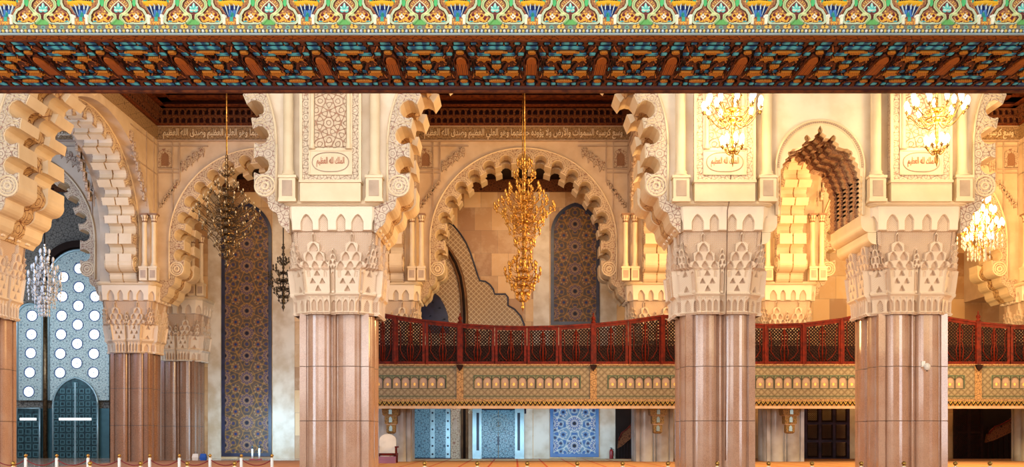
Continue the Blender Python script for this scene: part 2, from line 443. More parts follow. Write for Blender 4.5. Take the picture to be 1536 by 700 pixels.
# ------------------------------------------------------------------ capital relief
def capital_mesh(hb, ht, zb, zt, name):
    """muqarnas capital: relief wrapped round a chamfered square; hb/ht half widths at the bottom/top"""
    nz = 170; ns = 132; ch = .34
    z = np.linspace(zb, zt, nz); PYv = 305+(zt-z)/(zt-zb)*165.0      # pixel rows of the reference capital
    # half width profile by row
    rows = np.array([305, 318, 330, 345, 372, 398, 400, 436, 438, 441, 446, 470]); hw = np.array([1.0, .985, .95, .93, .84, .64, .42, .27, .33, .33, .22, .18])
    HW = np.interp(PYv, rows, hw)
    out = hb + (ht-hb)*(HW-.2)/.8
    # perimeter param: 4 faces + 4 chamfers
    pts = []; nrm = []; sv = []; cf = []
    for f in range(4):
        for i in range(ns):
            t = -1+2*i/(ns-1); pts.append((f, t, 0))
        for i in range(1, 22): pts.append((f, -1+2*i/22., 1))
    fa = np.array([p[0] for p in pts]); ta = np.array([p[1] for p in pts]); ca = np.array([p[2] for p in pts])
    Z, FA = np.meshgrid(z, fa, indexing='ij'); TA = np.meshgrid(z, ta, indexing='ij')[1]; CA = np.meshgrid(z, ca, indexing='ij')[1]
    O = np.repeat(out[:, None], len(fa), 1); PYg = np.repeat(PYv[:, None], len(fa), 1)
    half = O - ch
    S = np.where(CA == 0, TA*half, 0)           # metres along face
    Spx = np.where(CA == 0, TA*56.0, 70+TA*10.)  # reference pixels
    def niche(cx, w, y0, y1, x=Spx, y=PYg):
        """pointed-arch recess mask 0..1 with smooth walls; y0 top y1 bottom in px rows"""
        hw_ = w/2; d = np.abs(x-cx)/hw_; top = y0 + (w*.72)*np.clip(d, 0, 1)**1.7
        m = np.clip((1-d)*hw_/1.3, 0, 1)*np.clip((y-top)/1.5, 0, 1)*np.clip((y1-y)/1.5, 0, 1); return m
    H = np.zeros_like(O); T = np.zeros_like(O); LT = np.zeros_like(O)
    top = (PYg > 311) & (PYg < 345)
    # frieze of arched recesses
    R = np.zeros_like(O)
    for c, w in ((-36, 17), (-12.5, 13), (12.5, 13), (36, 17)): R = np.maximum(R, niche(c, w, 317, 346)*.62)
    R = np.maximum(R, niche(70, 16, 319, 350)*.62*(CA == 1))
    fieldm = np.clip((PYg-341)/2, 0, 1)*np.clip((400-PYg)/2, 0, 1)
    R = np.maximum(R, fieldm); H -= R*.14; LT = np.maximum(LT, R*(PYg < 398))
    # stepped muqarnas stacks that rise out of the field
    def stack(cx, y0, wmax, n=5):
        m = np.zeros_like(O); y1 = 400.
        for i in range(n):
            ya = y0+(y1-y0)*i/n; w = 5+(wmax-5)*(i/(n-1))
            d = np.abs(Spx-cx); tp = ya+4*(d/(w/2))**2
            q = ((d < w/2) & (PYg > tp)).astype(float)*(.07+.035*i); m = np.maximum(m, q)
            # arched cells along each tier
            k = max(1, i); 
            for j in range(k):
                c2 = cx+(j-(k-1)/2)*(w/max(k, 1)); cell = niche(c2, w/max(k, 1)*.72, ya+2.5, ya+(y1-y0)/n*1.15+1)
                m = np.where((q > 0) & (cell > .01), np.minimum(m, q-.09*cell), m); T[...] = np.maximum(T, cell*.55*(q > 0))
        return m
    for c in (-28, 28): 
        s_ = stack(c, 344, 46, 4); H = np.where(s_ != 0, -.14*fieldm + s_, H); LT = np.where(s_ != 0, 0, LT)
    for c in (-12, 12):
        s_ = stack(c, 384, 11, 2); H = np.where(s_ != 0, np.maximum(H, -.14+s_), H); LT = np.where(s_ != 0, 0, LT)
    s_ = stack(0, 368, 16, 4); H = np.where(s_ != 0, np.maximum(H, -.14+s_), H); LT = np.where(s_ != 0, 0, LT)
    for c in (70,):
        s_ = stack(c, 358, 20, 4)*(CA == 1); H = np.where(s_ != 0, -.14+s_, H); LT = np.where(s_ != 0, 0, LT)
    s_ = (stack(-56, 362, 20, 4)+stack(56, 362, 20, 4))*(CA == 0); H = np.where(s_ != 0, np.maximum(H, -.14+s_), H)
    # tier of pierced panels
    t1 = (PYg > 400) & (PYg < 437)
    for c in (-28, 28, 70):
        for (dx, yy) in ((0, 407), (-9, 419), (9, 419), (0, 430)):
            if c == 70 and dx: continue
            d = np.abs(Spx-c-dx); tri = np.clip((5.6*(1-np.clip((yy+4-PYg)/9., 0, 1)) - d)/1.0, 0, 1)*((PYg < yy+4) & (PYg > yy-5))
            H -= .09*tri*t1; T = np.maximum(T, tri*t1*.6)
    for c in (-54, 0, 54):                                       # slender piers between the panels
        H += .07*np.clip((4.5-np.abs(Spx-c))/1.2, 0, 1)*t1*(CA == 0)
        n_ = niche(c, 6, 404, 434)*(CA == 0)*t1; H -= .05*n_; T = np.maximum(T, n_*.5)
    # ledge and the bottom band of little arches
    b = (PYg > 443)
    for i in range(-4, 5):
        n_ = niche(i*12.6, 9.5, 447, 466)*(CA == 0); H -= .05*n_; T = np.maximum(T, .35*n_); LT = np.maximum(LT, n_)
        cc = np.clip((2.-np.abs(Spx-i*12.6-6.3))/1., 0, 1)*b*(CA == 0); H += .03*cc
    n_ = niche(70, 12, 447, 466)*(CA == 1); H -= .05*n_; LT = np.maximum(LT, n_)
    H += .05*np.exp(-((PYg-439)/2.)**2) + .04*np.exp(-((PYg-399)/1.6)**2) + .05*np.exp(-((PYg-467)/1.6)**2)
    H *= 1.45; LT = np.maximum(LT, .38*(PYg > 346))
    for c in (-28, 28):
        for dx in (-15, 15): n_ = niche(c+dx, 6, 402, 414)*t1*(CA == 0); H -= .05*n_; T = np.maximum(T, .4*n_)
    # place points
    # face local: outward o, along s
    o_ = np.where(CA == 0, O+H, 0)
    A = np.where(CA == 0, S, 0)
    # chamfer: from (out, half) to (half, out)
    tt = (TA+1)/2; cx_ = O + (half-O)*tt; cy_ = half + (O-half)*tt; bulge = H
    ox = np.where(CA == 0, o_, cx_+bulge*.7071); oy = np.where(CA == 0, A, cy_+bulge*.7071)
    ang = FA*PI/2 - PI/2
    X = ox*np.cos(ang)-oy*np.sin(ang); Y = ox*np.sin(ang)+oy*np.cos(ang)
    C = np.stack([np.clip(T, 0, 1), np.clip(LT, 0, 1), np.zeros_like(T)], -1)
    return grid_mesh(name, np.stack([X, Y, Z], -1), C, wrap=True, smooth=False)
def rounded_sq(h, ch, n=5):
    pts = []
    for k in range(4):
        a0 = k*90; c = [(h-ch, h-ch), (-(h-ch), h-ch), (-(h-ch), -(h-ch)), (h-ch, -(h-ch))][k]
        for i in range(n+1):
            a = math.radians(a0+90*i/n); pts.append((c[0]+ch*math.cos(a), c[1]+ch*math.sin(a)))
    return pts
def stacked(mb, secs):
    """secs: list of (outline, z) with equal counts"""
    n = len(secs[0][0]); vs = [(x, y, z) for o, z in secs for x, y in o]; fs = []
    for i in range(len(secs)-1):
        for k in range(n): fs.append((i*n+k, i*n+(k+1)%n, (i+1)*n+(k+1)%n, (i+1)*n+k))
    fs += [tuple(range(n))[::-1], tuple(range((len(secs)-1)*n, len(secs)*n))]
    return mb.add(vs, fs)
def shaft_outline(h):
    """square pier with two big half rounds and a bead per side"""
    k = h/1.52; face = []
    def add(s, o): face.append((s, o))
    b = 1.30*k
    add(-1.40*k, 1.40*k); add(-1.14*k, 1.40*k); add(-1.14*k, b)
    for i in range(13):
        a = PI-PI*i/12; add(-.61*k+.46*k*math.cos(a), b+.22*k*math.sin(a)+.001)
    add(-.13*k, b-.06*k); add(-.10*k, b-.06*k)
    for i in range(7):
        a = PI-PI*i/6; add(.075*k*math.cos(a), b-.04*k+.12*k*math.sin(a))
    add(.10*k, b-.06*k); add(.13*k, b-.06*k)
    for i in range(13):
        a = PI-PI*i/12; add(.61*k+.46*k*math.cos(a), b+.22*k*math.sin(a)+.001)
    add(1.14*k, b); add(1.14*k, 1.40*k)
    pts = []
    for f in range(4):
        a = f*PI/2 - PI/2; c, s_ = math.cos(a), math.sin(a)
        for s, o in face: pts.append((o*c - s*s_, o*s_ + s*c))
    return pts
def colonnette(h, r, name='colonnette'):
    mb = MB(); mb.lathe([(r*1.5, 0), (r*1.5, .06), (r*1.15, .1), (r*1.3, .17), (r*1.0, .24), (r*1.0, h*.5), (r*.97, h-.5), (r*1.15, h-.46), (r*1.0, h-.42), (r*1.25, h-.2), (r*1.7, h-.06), (r*1.7, h)], 18)
    return mb
# ---------- shared meshes
ME = {}
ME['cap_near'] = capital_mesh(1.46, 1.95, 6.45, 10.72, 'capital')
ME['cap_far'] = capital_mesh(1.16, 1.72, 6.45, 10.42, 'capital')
def abacus(h, z0, z1):
    mb = MB(); H = z1-z0
    return stacked(mb, [(rounded_sq(h*.95, .35), z0), (rounded_sq(h*.99, .4), z0+H*.2), (rounded_sq(h*1.02, .42), z0+H*.3), (rounded_sq(h*1.02, .42), z0+H*.42), (rounded_sq(h*1.05, .45), z0+H*.5), (rounded_sq(h*1.05, .45), z1)])

# ------------------------------------------------------------------ Arabic lettering
AF = {'ا': (0xFE8D, 2), 'أ': (0xFE83, 2), 'ب': (0xFE8F, 4), 'ت': (0xFE95, 4), 'ح': (0xFEA1, 4), 'د': (0xFEA9, 2), 'ر': (0xFEAD, 2), 'س': (0xFEB1, 4), 'ص': (0xFEB9, 4), 'ض': (0xFEBD, 4),
      'ظ': (0xFEC5, 4), 'ع': (0xFEC9, 4), 'ف': (0xFED1, 4), 'ق': (0xFED5, 4), 'ك': (0xFED9, 4), 'ل': (0xFEDD, 4), 'م': (0xFEE1, 4), 'ه': (0xFEE9, 4), 'و': (0xFEED, 2), 'ؤ': (0xFE85, 2), 'ي': (0xFEF1, 4), 'ن': (0xFEE5, 4)}
def shape_arabic(t):
    out = []
    for w in t.split(' '):
        s = []; i = 0; joined = False
        while i < len(w):
            c = w[i]
            if c == 'ل' and i+1 < len(w) and w[i+1] in 'اأ':
                base = 0xFEFB if w[i+1] == 'ا' else 0xFEF7
                s.append(chr(base + (1 if joined else 0))); joined = False; i += 2; continue
            b, n = AF[c]; nxt = i+1 < len(w)
            if n == 2: s.append(chr(b+(1 if joined else 0))); joined = False
            else:
                s.append(chr(b+({(0,0):0, (1,0):1, (0,1):2, (1,1):3}[(int(joined), int(nxt))]))); joined = nxt
            i += 1
        out.append(''.join(s))
    return ' '.join(out)[::-1]
def script_mesh(text, w, h, depth=.03, name='script', bold=0.0):
    c = bpy.data.curves.new(name, 'FONT'); c.body = shape_arabic(text); c.extrude = .02; c.resolution_u = 3; c.offset = bold
    o = bpy.data.objects.new(name, c); COL.objects.link(o); bpy.context.view_layer.update()
    dg = bpy.context.evaluated_depsgraph_get(); me = bpy.data.meshes.new_from_object(o.evaluated_get(dg))
    bpy.data.objects.remove(o); bpy.data.curves.remove(c)
    co = np.zeros(len(me.vertices)*3); me.vertices.foreach_get('co', co); co = co.reshape(-1, 3)
    lo, hi = co.min(0), co.max(0); s = (hi-lo)
    n = np.stack([(co[:, 0]-lo[0])/s[0]*w - w/2, -(co[:, 2]-lo[2])/max(s[2], 1e-6)*depth, (co[:, 1]-lo[1])/s[1]*h], -1)
    me.vertices.foreach_set('co', n.reshape(-1)); me.update(); me.name = name; me.materials.clear(); return me

# ------------------------------------------------------------------ near pillars
SH_N = shaft_outline(1.52); SH_F = shaft_outline(1.2)
def near_pillar(loc, label):
    r = root('carved_pillar', loc, label, 'pillar', 'great pillars of the front arcade')
    stacked(MB(), [(SH_N, 0), (SH_N, 6.5)]).build('shaft', M['granite'], r)
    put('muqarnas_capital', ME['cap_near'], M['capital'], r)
    abacus(1.95, 10.68, 10.9).build('abacus', M['stone'], r)
    # pier above: panel box, side pilasters, colonnettes
    z0, z1 = ZAB, ZTOP; bw = 1.17; y0 = -2.25
    mb = MB(); mb.box(-bw, bw, y0+.06, -1.6, z0+.82, z1); mb.build('pier_panel', M['carved_fine'], r)
    mb = MB(); mb.box(-bw-.03, bw+.03, y0, -1.6, z0+.0, z0+.78); mb.box(-bw-.07, bw+.07, y0-.06, -1.6, z0+.74, z0+.84)
    mb.box(-1.95, 1.95, -1.95, -1.6, z0, z0+.1); mb.build('pier_base', M['stone'], r)
    # frame ribs of the panel
    zc = WZ(228, YN); mb = MB()
    for s_ in (-1, 1):
        mb.box(s_*bw-.05, s_*bw+.05, y0, y0+.1, z0+.84, z1); mb.box(s_*.83-.03, s_*.83+.03, y0+.0, y0+.1, z0+1.05, z1)
    mb.box(-.83, .83, y0, y0+.1, z0+1.05, z0+1.12); mb.box(-.86, .86, y0, y0+.1, zc-.06, zc+.04)
    mb.build('panel_frame', M['stone'], r)
    mb = MB(); mb.box(-.80, .80, y0+.03, y0+.1, z0+1.12, zc-.06); pn = mb.build('cartouche', M['stone'], r)
    # oval border + script
    mb = MB(); n = 40; cz = (z0+1.12+zc-.06)/2; ov = []
    for i in range(n):
        a = 2*PI*i/n; x = math.cos(a); z = math.sin(a); ov.append((.72*abs(x)**.75*math.copysign(1, x), y0+.02, cz+.38*abs(z)**.9*math.copysign(1, z)))
    mb.tube(ov, .022, 5, closed=True); mb.build('oval_border', M['frame_line'], pn)
    o = put('script', ME['cart'], M['script_red'], pn, (0, y0+.03, cz-.2))
    mb = MB(); mb.box(-.62, .62, y0+.02, y0+.1, zc+.1, z1); mb.build('carved_field', M['arab_red'], r)
    for s_ in (-1, 1):
        c = colonnette(z1-zc, .085); c.build('slender_colonnette', M['stone'], r, (s_*.72, y0-.0, zc))
    for s_ in (-1, 1):
        x = s_*1.72
        mb = MB(); mb.box(x-.32, x+.32, -2.22, -1.7, z0+.1, z0+.98); mb.box(x-.36, x+.36, -2.26, -1.7, z0+.94, z0+1.04); mb.box(x-.36, x+.36, -2.26, -1.7, z0, z0+.12)
        pd = mb.build('pedestal', M['stone'], r)
        mb = MB(); mb.box(x-.2, x+.2, -2.24, -2.2, z0+.22, z0+.84); mb.build('inset_panel', M['frame_line'], pd)
        colonnette(z1-z0-1.04, .2).build('colonnette', M['stone'], r, (x, -1.98, z0+1.04))
    return r
M['script_red'] = plain('red_brown_script', L(186, 110, 78), .6)
M['arab_red'] = mat_carved('rose_arabesque', L(226, 202, 170), L(176, 124, 94), 26., .03, .6)
ME['cart'] = script_mesh('الملك لله العظيم', 1.1, .4, .03, 'script')
YP = 42.0
PL = [(1, 'massive carved pillar at the far left edge, only its lit side showing'), (2, 'massive pillar left of the central arch with pale script cartouche and cool sheen'),
      (3, 'massive pillar right of the central arch with a cable down its front'), (4, 'massive pillar with the small white camera fixed to its granite shaft'), (5, 'massive pillar beyond the right edge of the view')]
prs = []
for i, lab in PL:
    loc = (LX[i], YP-.15, 0)
    if not prs: prs.append(near_pillar(loc, lab))
    elif i < 5: prs.append(copy_tree(prs[0], lab, loc))

# arcade wall + arches (near)
def bayc(i): return (LX[i]+LX[i+1])/2
for i in (1, 2, 4): wall_over_arch('wall_front', LX[i], LX[i+1], bayc(i), YN+.1, YNB, 'y', M['plaster'])
scalloped_arch('scalloped_arch', 'big scalloped arch of the front arcade framing the gold chandelier', bayc(2), YN, 4.0)
scalloped_arch('scalloped_arch', 'big scalloped arch of the front arcade at left, its deep ribs lit amber', bayc(1), YN, 4.0)
scalloped_arch('scalloped_arch', 'big scalloped arch of the front arcade at right behind the bright lamps', bayc(4), YN, 4.0)

# narrow bay with muqarnas arch
NC = bayc(3)
def lambrequin(sh=0.0, zf=None):
    """right half outline px rel to (centre, row 250)"""
    base = [(0, 62), (4, 55), (3, 51), (9, 47), (8, 43), (14, 42), (17, 46), (20, 48), (23, 46), (24, 42), (22, 38), (28, 34), (27, 30), (33, 28), (36, 27), (41, 27), (44, 25), (47, 24), (49, 20), (47, 16), (53, 13), (52, 8), (57, 4), (56, -1), (60, -5), (59, -11), (63, -16)]
    z = -16
    while z > -70: base += [(61.6, z-2), (61.6, z-4), (63, z-7)]; z -= 7
    return [((x+sh if x > 0 else 0)*K, (zz+sh)*K) for x, zz in base]
def lamb_loop(sh, zbot, outer):
    r_ = lambrequin(sh); inn = [(-x, z) for x, z in r_][::-1] + r_[1:]
    zc = WZ(250, YN); inn = [(NC+x, zc+z) for x, z in inn]
    if outer == 'circ':
        R_ = 66*K; xo = R_
        out = [(NC+xo, inn[-1][1])] + [(NC+x, zc+z) for x, z in [(R_*math.cos(t), (R_*1.06)*math.sin(t)) for t in [PI*i/32 for i in range(33)]]] + [(NC-xo, inn[0][1])]
        return inn + out
M['web'] = plain('grey_buff_web', L(184, 154, 124), .6, c2=L(150, 122, 98))
mq = root('muqarnas_arch', (0, 0, 0), 'narrow pointed stalactite arch with stepped layered edges between two pillars', 'arch')
lay = [(0, .35, 0), (.35, .9, 4), (.9, 1.15, .5), (1.15, 1.75, 4), (1.75, 2.0, .5), (2.0, 2.6, 4), (2.6, 2.85, .5), (2.85, 3.4, 4), (3.4, 4.0, 0)]
for j, (a, b, sh) in enumerate(lay):
    mb = MB(); mb.prism([lamb_loop(sh, 0, 'circ')], YN+a, YN+b, 'y')
    mb.build('stepped_rib' if sh < 2 else 'recessed_layer', M['stone'] if j == 0 else (M['rose_rib'] if sh < 2 else M['web']), mq)
# hanging bulbs along the rib tips
for j, (a, b, sh) in enumerate(lay):
    if sh > 2: continue
    mb = MB(); zc = WZ(250, YN)
    for x, z in ((0, 57), (20, 43), (-20, 43), (46, 21), (-46, 21)):
        mb.lathe([(.01, -.06), (.05, -.04), (.06, 0), (.04, .08), (.01, .12)], 8, (NC+x*K, YN+(a+b)/2, zc+z*K))
    mb.build('pendant_bosses', M['stone_in'], mq)
mb = MB(); R_ = 66*K; zc = WZ(250, YN)
for rr, tb in ((R_, .045), (R_-.16, .02)):
    mb.tube([(NC-rr, YN-.0, zc-72*K)]+[(NC+rr*math.cos(PI-PI*i/40), YN-.0, zc+rr*1.06*math.sin(PI-PI*i/40)) for i in range(41)]+[(NC+rr, YN, zc-72*K)], tb, 6)
mb.build('rope_moulding', M['stone'], mq)
for i in range(64):
    mb = MB(); t = PI*i/63; rr = R_-.08; mb.box(NC+rr*math.cos(t)-.025, NC+rr*math.cos(t)+.025, YN-.04, YN, zc+rr*1.06*math.sin(t)-.03, zc+rr*1.06*math.sin(t)+.03)
    mb.build('dentil', M['frame_line'], mq)
for s_ in (-1, 1):
    mb = MB(); xo = NC+s_*66*K; xe = NC+s_*(146-74)*K
    for j, (xa, za, zb_) in enumerate(((60, -72, -92), (66, -92, -118))):
        pts = [(NC+s_*74*K, zc+za*K), (NC+s_*74*K, zc+zb_*K)] + [(NC+s_*(xa+8-8*math.cos(t))*K, zc+(zb_+(za-zb_)*(1-math.sin(t))*.0 + (za-zb_)*(t/(PI/2)))*K) for t in [PI/2*i/8 for i in range(9)]][::1]
        ccx, ccz, rr = ((76, -84, 13), (85, -103, 12))[j]
        pts = [(NC+s_*(ccx+rr*math.cos(math.radians(t)))*K, zc+(ccz+rr*math.sin(math.radians(t)))*K) for t in range(180, 266, 12)] + [(NC+s_*86*K, zc+(ccz-rr)*K), (NC+s_*86*K, zc-52*K), (NC+s_*67*K, zc-52*K), (NC+s_*67*K, zc-71*K), (NC+s_*(ccx-rr)*K, zc-71*K)]
        if j: pts = pts[:-4] + [(NC+s_*86*K, zc-97.3*K), (NC+s_*(ccx-rr)*K, zc-97.3*K)]
        mb.prism([pts], YN+.15, YNB, 'y')
    mb.build('corbel', M['stone'], mq)
wr = 66*K
pts = [(LX[3], ZTOP), (LX[3], ZAB), (NC-wr, ZAB)] + [(NC+wr*math.cos(PI-PI*i/40), zc+wr*1.06*math.sin(PI-PI*i/40)) for i in range(41)] + [(NC+wr, ZAB), (LX[4], ZAB), (LX[4], ZTOP)]
mb = MB(); mb.prism([pts], YN+.1, YNB, 'y'); mb.build('wall_front', M['plaster'])['kind'] = 'structure'

# ------------------------------------------------------------------ far arcade and side walls
def far_pillar(loc, label, gm='granite_far', xs_=(-1.85, -1.3, 1.3, 1.85)):
    r = root('inner_pillar', loc, label, 'pillar', 'inner pillars behind the front arcade')
    stacked(MB(), [(SH_F, 0), (SH_F, 6.5)]).build('shaft', M[gm], r)
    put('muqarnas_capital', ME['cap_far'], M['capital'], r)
    abacus(1.72, 10.38, 10.62).build('abacus', M['stone'], r)
    for (x, y) in [(q, -2.1) for q in xs_]:
        mb = MB(); mb.box(x-.23, x+.23, y-.26, y+.26, 10.6, 11.35); mb.box(x-.26, x+.26, y-.3, y+.3, 11.3, 11.42)
        pd = mb.build('pedestal', M['stone'], r)
        mb = MB(); mb.box(x-.15, x+.15, y-.275, y-.25, 10.75, 11.2); mb.build('inset_panel', M['frame_line'], pd)
        colonnette(3.0, .14).build('colonnette', M['stone'], r, (x, y, 11.42))
        mb = MB(); mb.box(x-.24, x+.24, y-.26, y+.26, 14.42, 14.52); mb.lathe([(.16, -.4), (.17, -.24), (.25, -.05), (.23, 0)], 8, (x, y, 14.42)); mb.build('colonnette_capital', M['bronze_stone'], r)
    return r
M['bronze_stone'] = plain('ochre_stone', L(150, 112, 82), .6)
fl = [(1, 'inner pillar at the corner beside the round-windowed wall'), (2, 'inner pillar seen behind the left end of the balcony'), (3, 'inner pillar behind the right end of the central balcony'), (4, 'inner pillar seen through the narrow stalactite arch'), (5, 'inner pillar at the right edge beyond the lit chandelier')]
fp = None
for i, lab in fl:
    loc = (LX[i], YF+.6, 0)
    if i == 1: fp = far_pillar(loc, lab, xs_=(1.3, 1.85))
    elif i == 2: fq = far_pillar(loc, lab, 'granite_bluelit')
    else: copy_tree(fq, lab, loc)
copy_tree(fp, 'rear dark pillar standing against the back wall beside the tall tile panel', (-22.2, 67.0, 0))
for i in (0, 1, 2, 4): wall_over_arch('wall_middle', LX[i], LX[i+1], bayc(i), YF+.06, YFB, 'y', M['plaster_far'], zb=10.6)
scalloped_arch('inner_arch', 'inner scalloped arch behind the gold chandelier, below the script frieze', bayc(2), YF, 3.0, matf='carved_far')
scalloped_arch('inner_arch', 'inner scalloped arch behind the dark crystal chandelier at left', bayc(1), YF, 3.0, matf='carved_far')
scalloped_arch('inner_arch', 'blue-lit inner arch in front of the round windows', bayc(0), YF, 3.0, matf='carved_far')
scalloped_arch('inner_arch', 'inner scalloped arch at right under the red painted ceiling', bayc(4), YF, 3.0, matf='carved_far')
mb = MB(); mb.box(LX[3], LX[4], YF+.06, YFB, 17.0, ZTOP); mb.box(LX[3], LX[3]+1.9, YF+.06, YFB, 10.6, 17.); mb.box(LX[4]-1.9, LX[4], YF+.06, YFB, 10.6, 17.)
mb.build('wall_middle', M['plaster_far'])['kind'] = 'structure'
YS = 52.15; SK = 1.22
slab = {1: 'side arch of thick rounded blocks beside the blue-lit left hall', 2: 'side arch of thick rounded blocks left of the central hall', 3: 'side arch of thick rounded blocks right of the central hall', 4: 'brightly lit side arch of rounded blocks seen through the narrow arch', 5: 'side arch of rounded blocks at the far right behind the lit chandelier'}
for i in (1, 2, 3, 4, 5):
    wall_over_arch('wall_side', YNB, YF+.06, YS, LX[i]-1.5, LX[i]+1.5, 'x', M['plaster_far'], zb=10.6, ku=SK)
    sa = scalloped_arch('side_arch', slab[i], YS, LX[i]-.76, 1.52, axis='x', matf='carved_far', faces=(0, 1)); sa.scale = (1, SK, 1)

# wall ornaments on the far wall
def stepped_strip(mb, x0, z0, x1, z1, n, y, w=.16, face=1):
    for i in range(n):
        t = (i+.5)/n; x = x0+(x1-x0)*t; z = z0+(z1-z0)*t
        pts = arc_pts(x, z, w*.55, 200, -20, 8) + [(x+w*.35, z-w*1.1), (x, z-w*.8), (x-w*.35, z-w*1.3)]
        mb.prism([pts], y-.1, y, 'y')
        mb.box(x-w*.2, x+w*.2, y-.16, y-.08, z-w*.3, z+w*.3)
def niche_thing(loc, label, s=1.):
    r = root('blind_window', loc, label, 'niche', 'small blind windows in the upper wall')
    fr = [(-.4, 0), (.4, 0), (.4, .72)] + arc_pts(0, .72, .4, 10, 170, 12) + [(-.4, .72)]
    inn = [(-.24, .08), (.24, .08), (.24, .62)] + arc_pts(0, .62, .24, 30, 90, 4)[:-1] + [(0, .98)] + arc_pts(0, .62, .24, 90, 150, 4)[1:] + [(-.24, .62)]
    mb = MB(); mb.prism([fr, inn[::-1]], -.07, .05, 'y'); mb.build('frame', M['carved_far'], r)
    mb = MB(); mb.prism([inn], -.01, .04, 'y'); mb.build('lattice', M['tracery'], r)
    return r
M['tracery'] = mat_lattice('tracery_red', L(120, 84, 60), L(176, 128, 92), 30.)
wn = None; wl = {1: ('blind window above the left inner arch, by the dark cornice', 'blind window hidden behind the big arch left of the cartouche pillar'), 2: ('blind window at upper left of the central inner arch', 'blind window at upper right of the central inner arch'),
                 4: ('blind window behind the amber arch lobes at right', 'blind window high in the far right corner under the red ceiling'), 0: ('blind window in the blue-lit left hall behind the ribs', 'blind window high in the blue-lit left hall')}
for i in (0, 1, 2, 4):
    c = bayc(i); y = YF+.0
    for q, s_ in enumerate((-1, 1)):
        loc = (c+s_*5.85, y+.02, WZ(251, YF))
        if wn is None: wn = niche_thing(loc, wl[i][q])
        else: copy_tree(wn, wl[i][q], loc)
        def X_(r): return c+s_*r*.04
        mb = MB()
        for rx in (157, 135, 124.5):
            za = WZ(322 if rx > 130 else 272, YF); zb_ = WZ(211, YF); a, b = sorted((X_(rx)-.03*s_, X_(rx)+.03*s_)); mb.box(a, b, y-.03, y+.1, za, zb_)
        for py in (212, 219, 253, 258.5):
            a, b = sorted((X_(158), X_(82 if py < 240 and True else 124))); mb.box(a, b, y-.025, y+.1, WZ(py, YF)-.03, WZ(py, YF)+.03)
        o = mb.build('trim_1', M['frame_line']); o['kind'] = 'structure'
        mb = MB()
        stepped_strip(mb, X_(122), WZ(249, YF), X_(88), WZ(222, YF), 4, y+.07, .38)
        mb2 = MB(); stepped_strip(mb2, X_(154), WZ(308, YF), X_(126), WZ(270, YF), 8, y+.07, .2)
        wh = {(0, -1): 'beside the ribs in the blue-lit hall', (0, 1): 'over the round windows', (1, -1): 'above the left hall columns', (1, 1): 'behind the left great arch', (2, -1): 'above the columns left of the gold chandelier', (2, 1): 'above the columns right of the gold chandelier', (4, -1): 'behind the lit chandelier at right', (4, 1): 'low in the far right corner'}[(i, s_)]
        tag(mb2.build('lower_stucco_strip', M['carved_far']), 'small lower diagonal stucco strip ' + wh, 'ornament')
        tag(mb.build('stucco_stalactite_strip', M['carved_far']), {(0, -1): 'stepped stucco band on the blue-lit wall beside the ribs', (0, 1): 'stepped stucco band on the blue-lit wall over the windows', (1, -1): 'stepped stucco band on the upper wall left of the dark chandelier chain', (1, 1): 'stepped stucco band hidden behind the left great arch', (2, -1): 'stepped stucco band left of the central inner arch', (2, 1): 'stepped stucco band right of the central inner arch', (4, -1): 'stepped stucco band beside the lit chandelier behind the arch', (4, 1): 'stepped stucco band in the far right corner'}[(i, s_)], 'ornament')
    # frieze with raised script
    z0, z1 = WZ(210, YF), WZ(190.5, YF); xa, xb = LX[i]+1.5, LX[i+1]-1.5
    fr = root('script_frieze', (c, y, z0), ['script frieze high in the blue-lit left hall', 'raised script frieze under the left cornice, behind the chandelier rope', 'raised white script frieze above the central inner arch', '', 'gilded script frieze in the far right hall'][i], 'frieze')
    mb = MB(); mb.box(xa-c, xb-c, -.06, .06, 0, z1-z0); mb.build('ground', M['frieze_gold'], fr)
    mb = MB(); mb.box(xa-c, xb-c, -.12, .06, -.08, 0); mb.box(xa-c, xb-c, -.12, .06, z1-z0-.0, z1-z0+.05); mb.build('border', M['frame_line'], fr)
    if 'fz' not in ME: ME['fz'] = script_mesh('وسع كرسيه السموات والأرض ولا يؤوده حفظهما وهو العلي العظيم وصدق الله العظيم', 11.9, .72, .06, 'raised_script', .012)
    put('raised_script', ME['fz'], M['frieze_text'], fr, (0, -.055, .03))
    # side walls carry the frieze band on
for i in (1, 2, 3, 4, 5):
    for s_ in (-1, 1):
        x = LX[i]+s_*1.5; a, b = sorted((x, x+s_*.07)); z0, z1 = WZ(210, YF), WZ(190.5, YF)
        mb = MB(); mb.box(a, b, YNB, YF, z0, z1); o = mb.build('trim_2', M['frieze_gold']); o['kind'] = 'structure'
        mb = MB(); a, b = sorted((x, x+s_*.05))
        for yy in (59.4, 58.2): mb.box(a, b, yy-.04, yy+.04, 14.9, z0)
        for zz in (17.2, 18.95): mb.box(a, b, 55.8, YF, zz-.03, zz+.03)
        o = mb.build('trim_3', M['frame_line']); o['kind'] = 'structure'
        mb = MB()
        for k in range(7):
            t = k/6; yy = 57.7-1.9*t; zz = 15.6+2.9*t; a, b = sorted((x, x+s_*.14)); mb.box(a, b, yy-.16, yy+.16, zz-.5, zz+.05); a, b = sorted((x, x+s_*.2)); mb.box(a, b, yy-.07, yy+.07, zz-.3, zz)
        tag(mb.build('side_wall_stalactites', M['carved_far']), 'stepped stucco band on the ' + ('right' if s_ > 0 else 'left') + ' face of the ' + ['', 'first', 'second', 'third', 'fourth', 'fifth'][i] + ' side wall from the left', 'ornament')

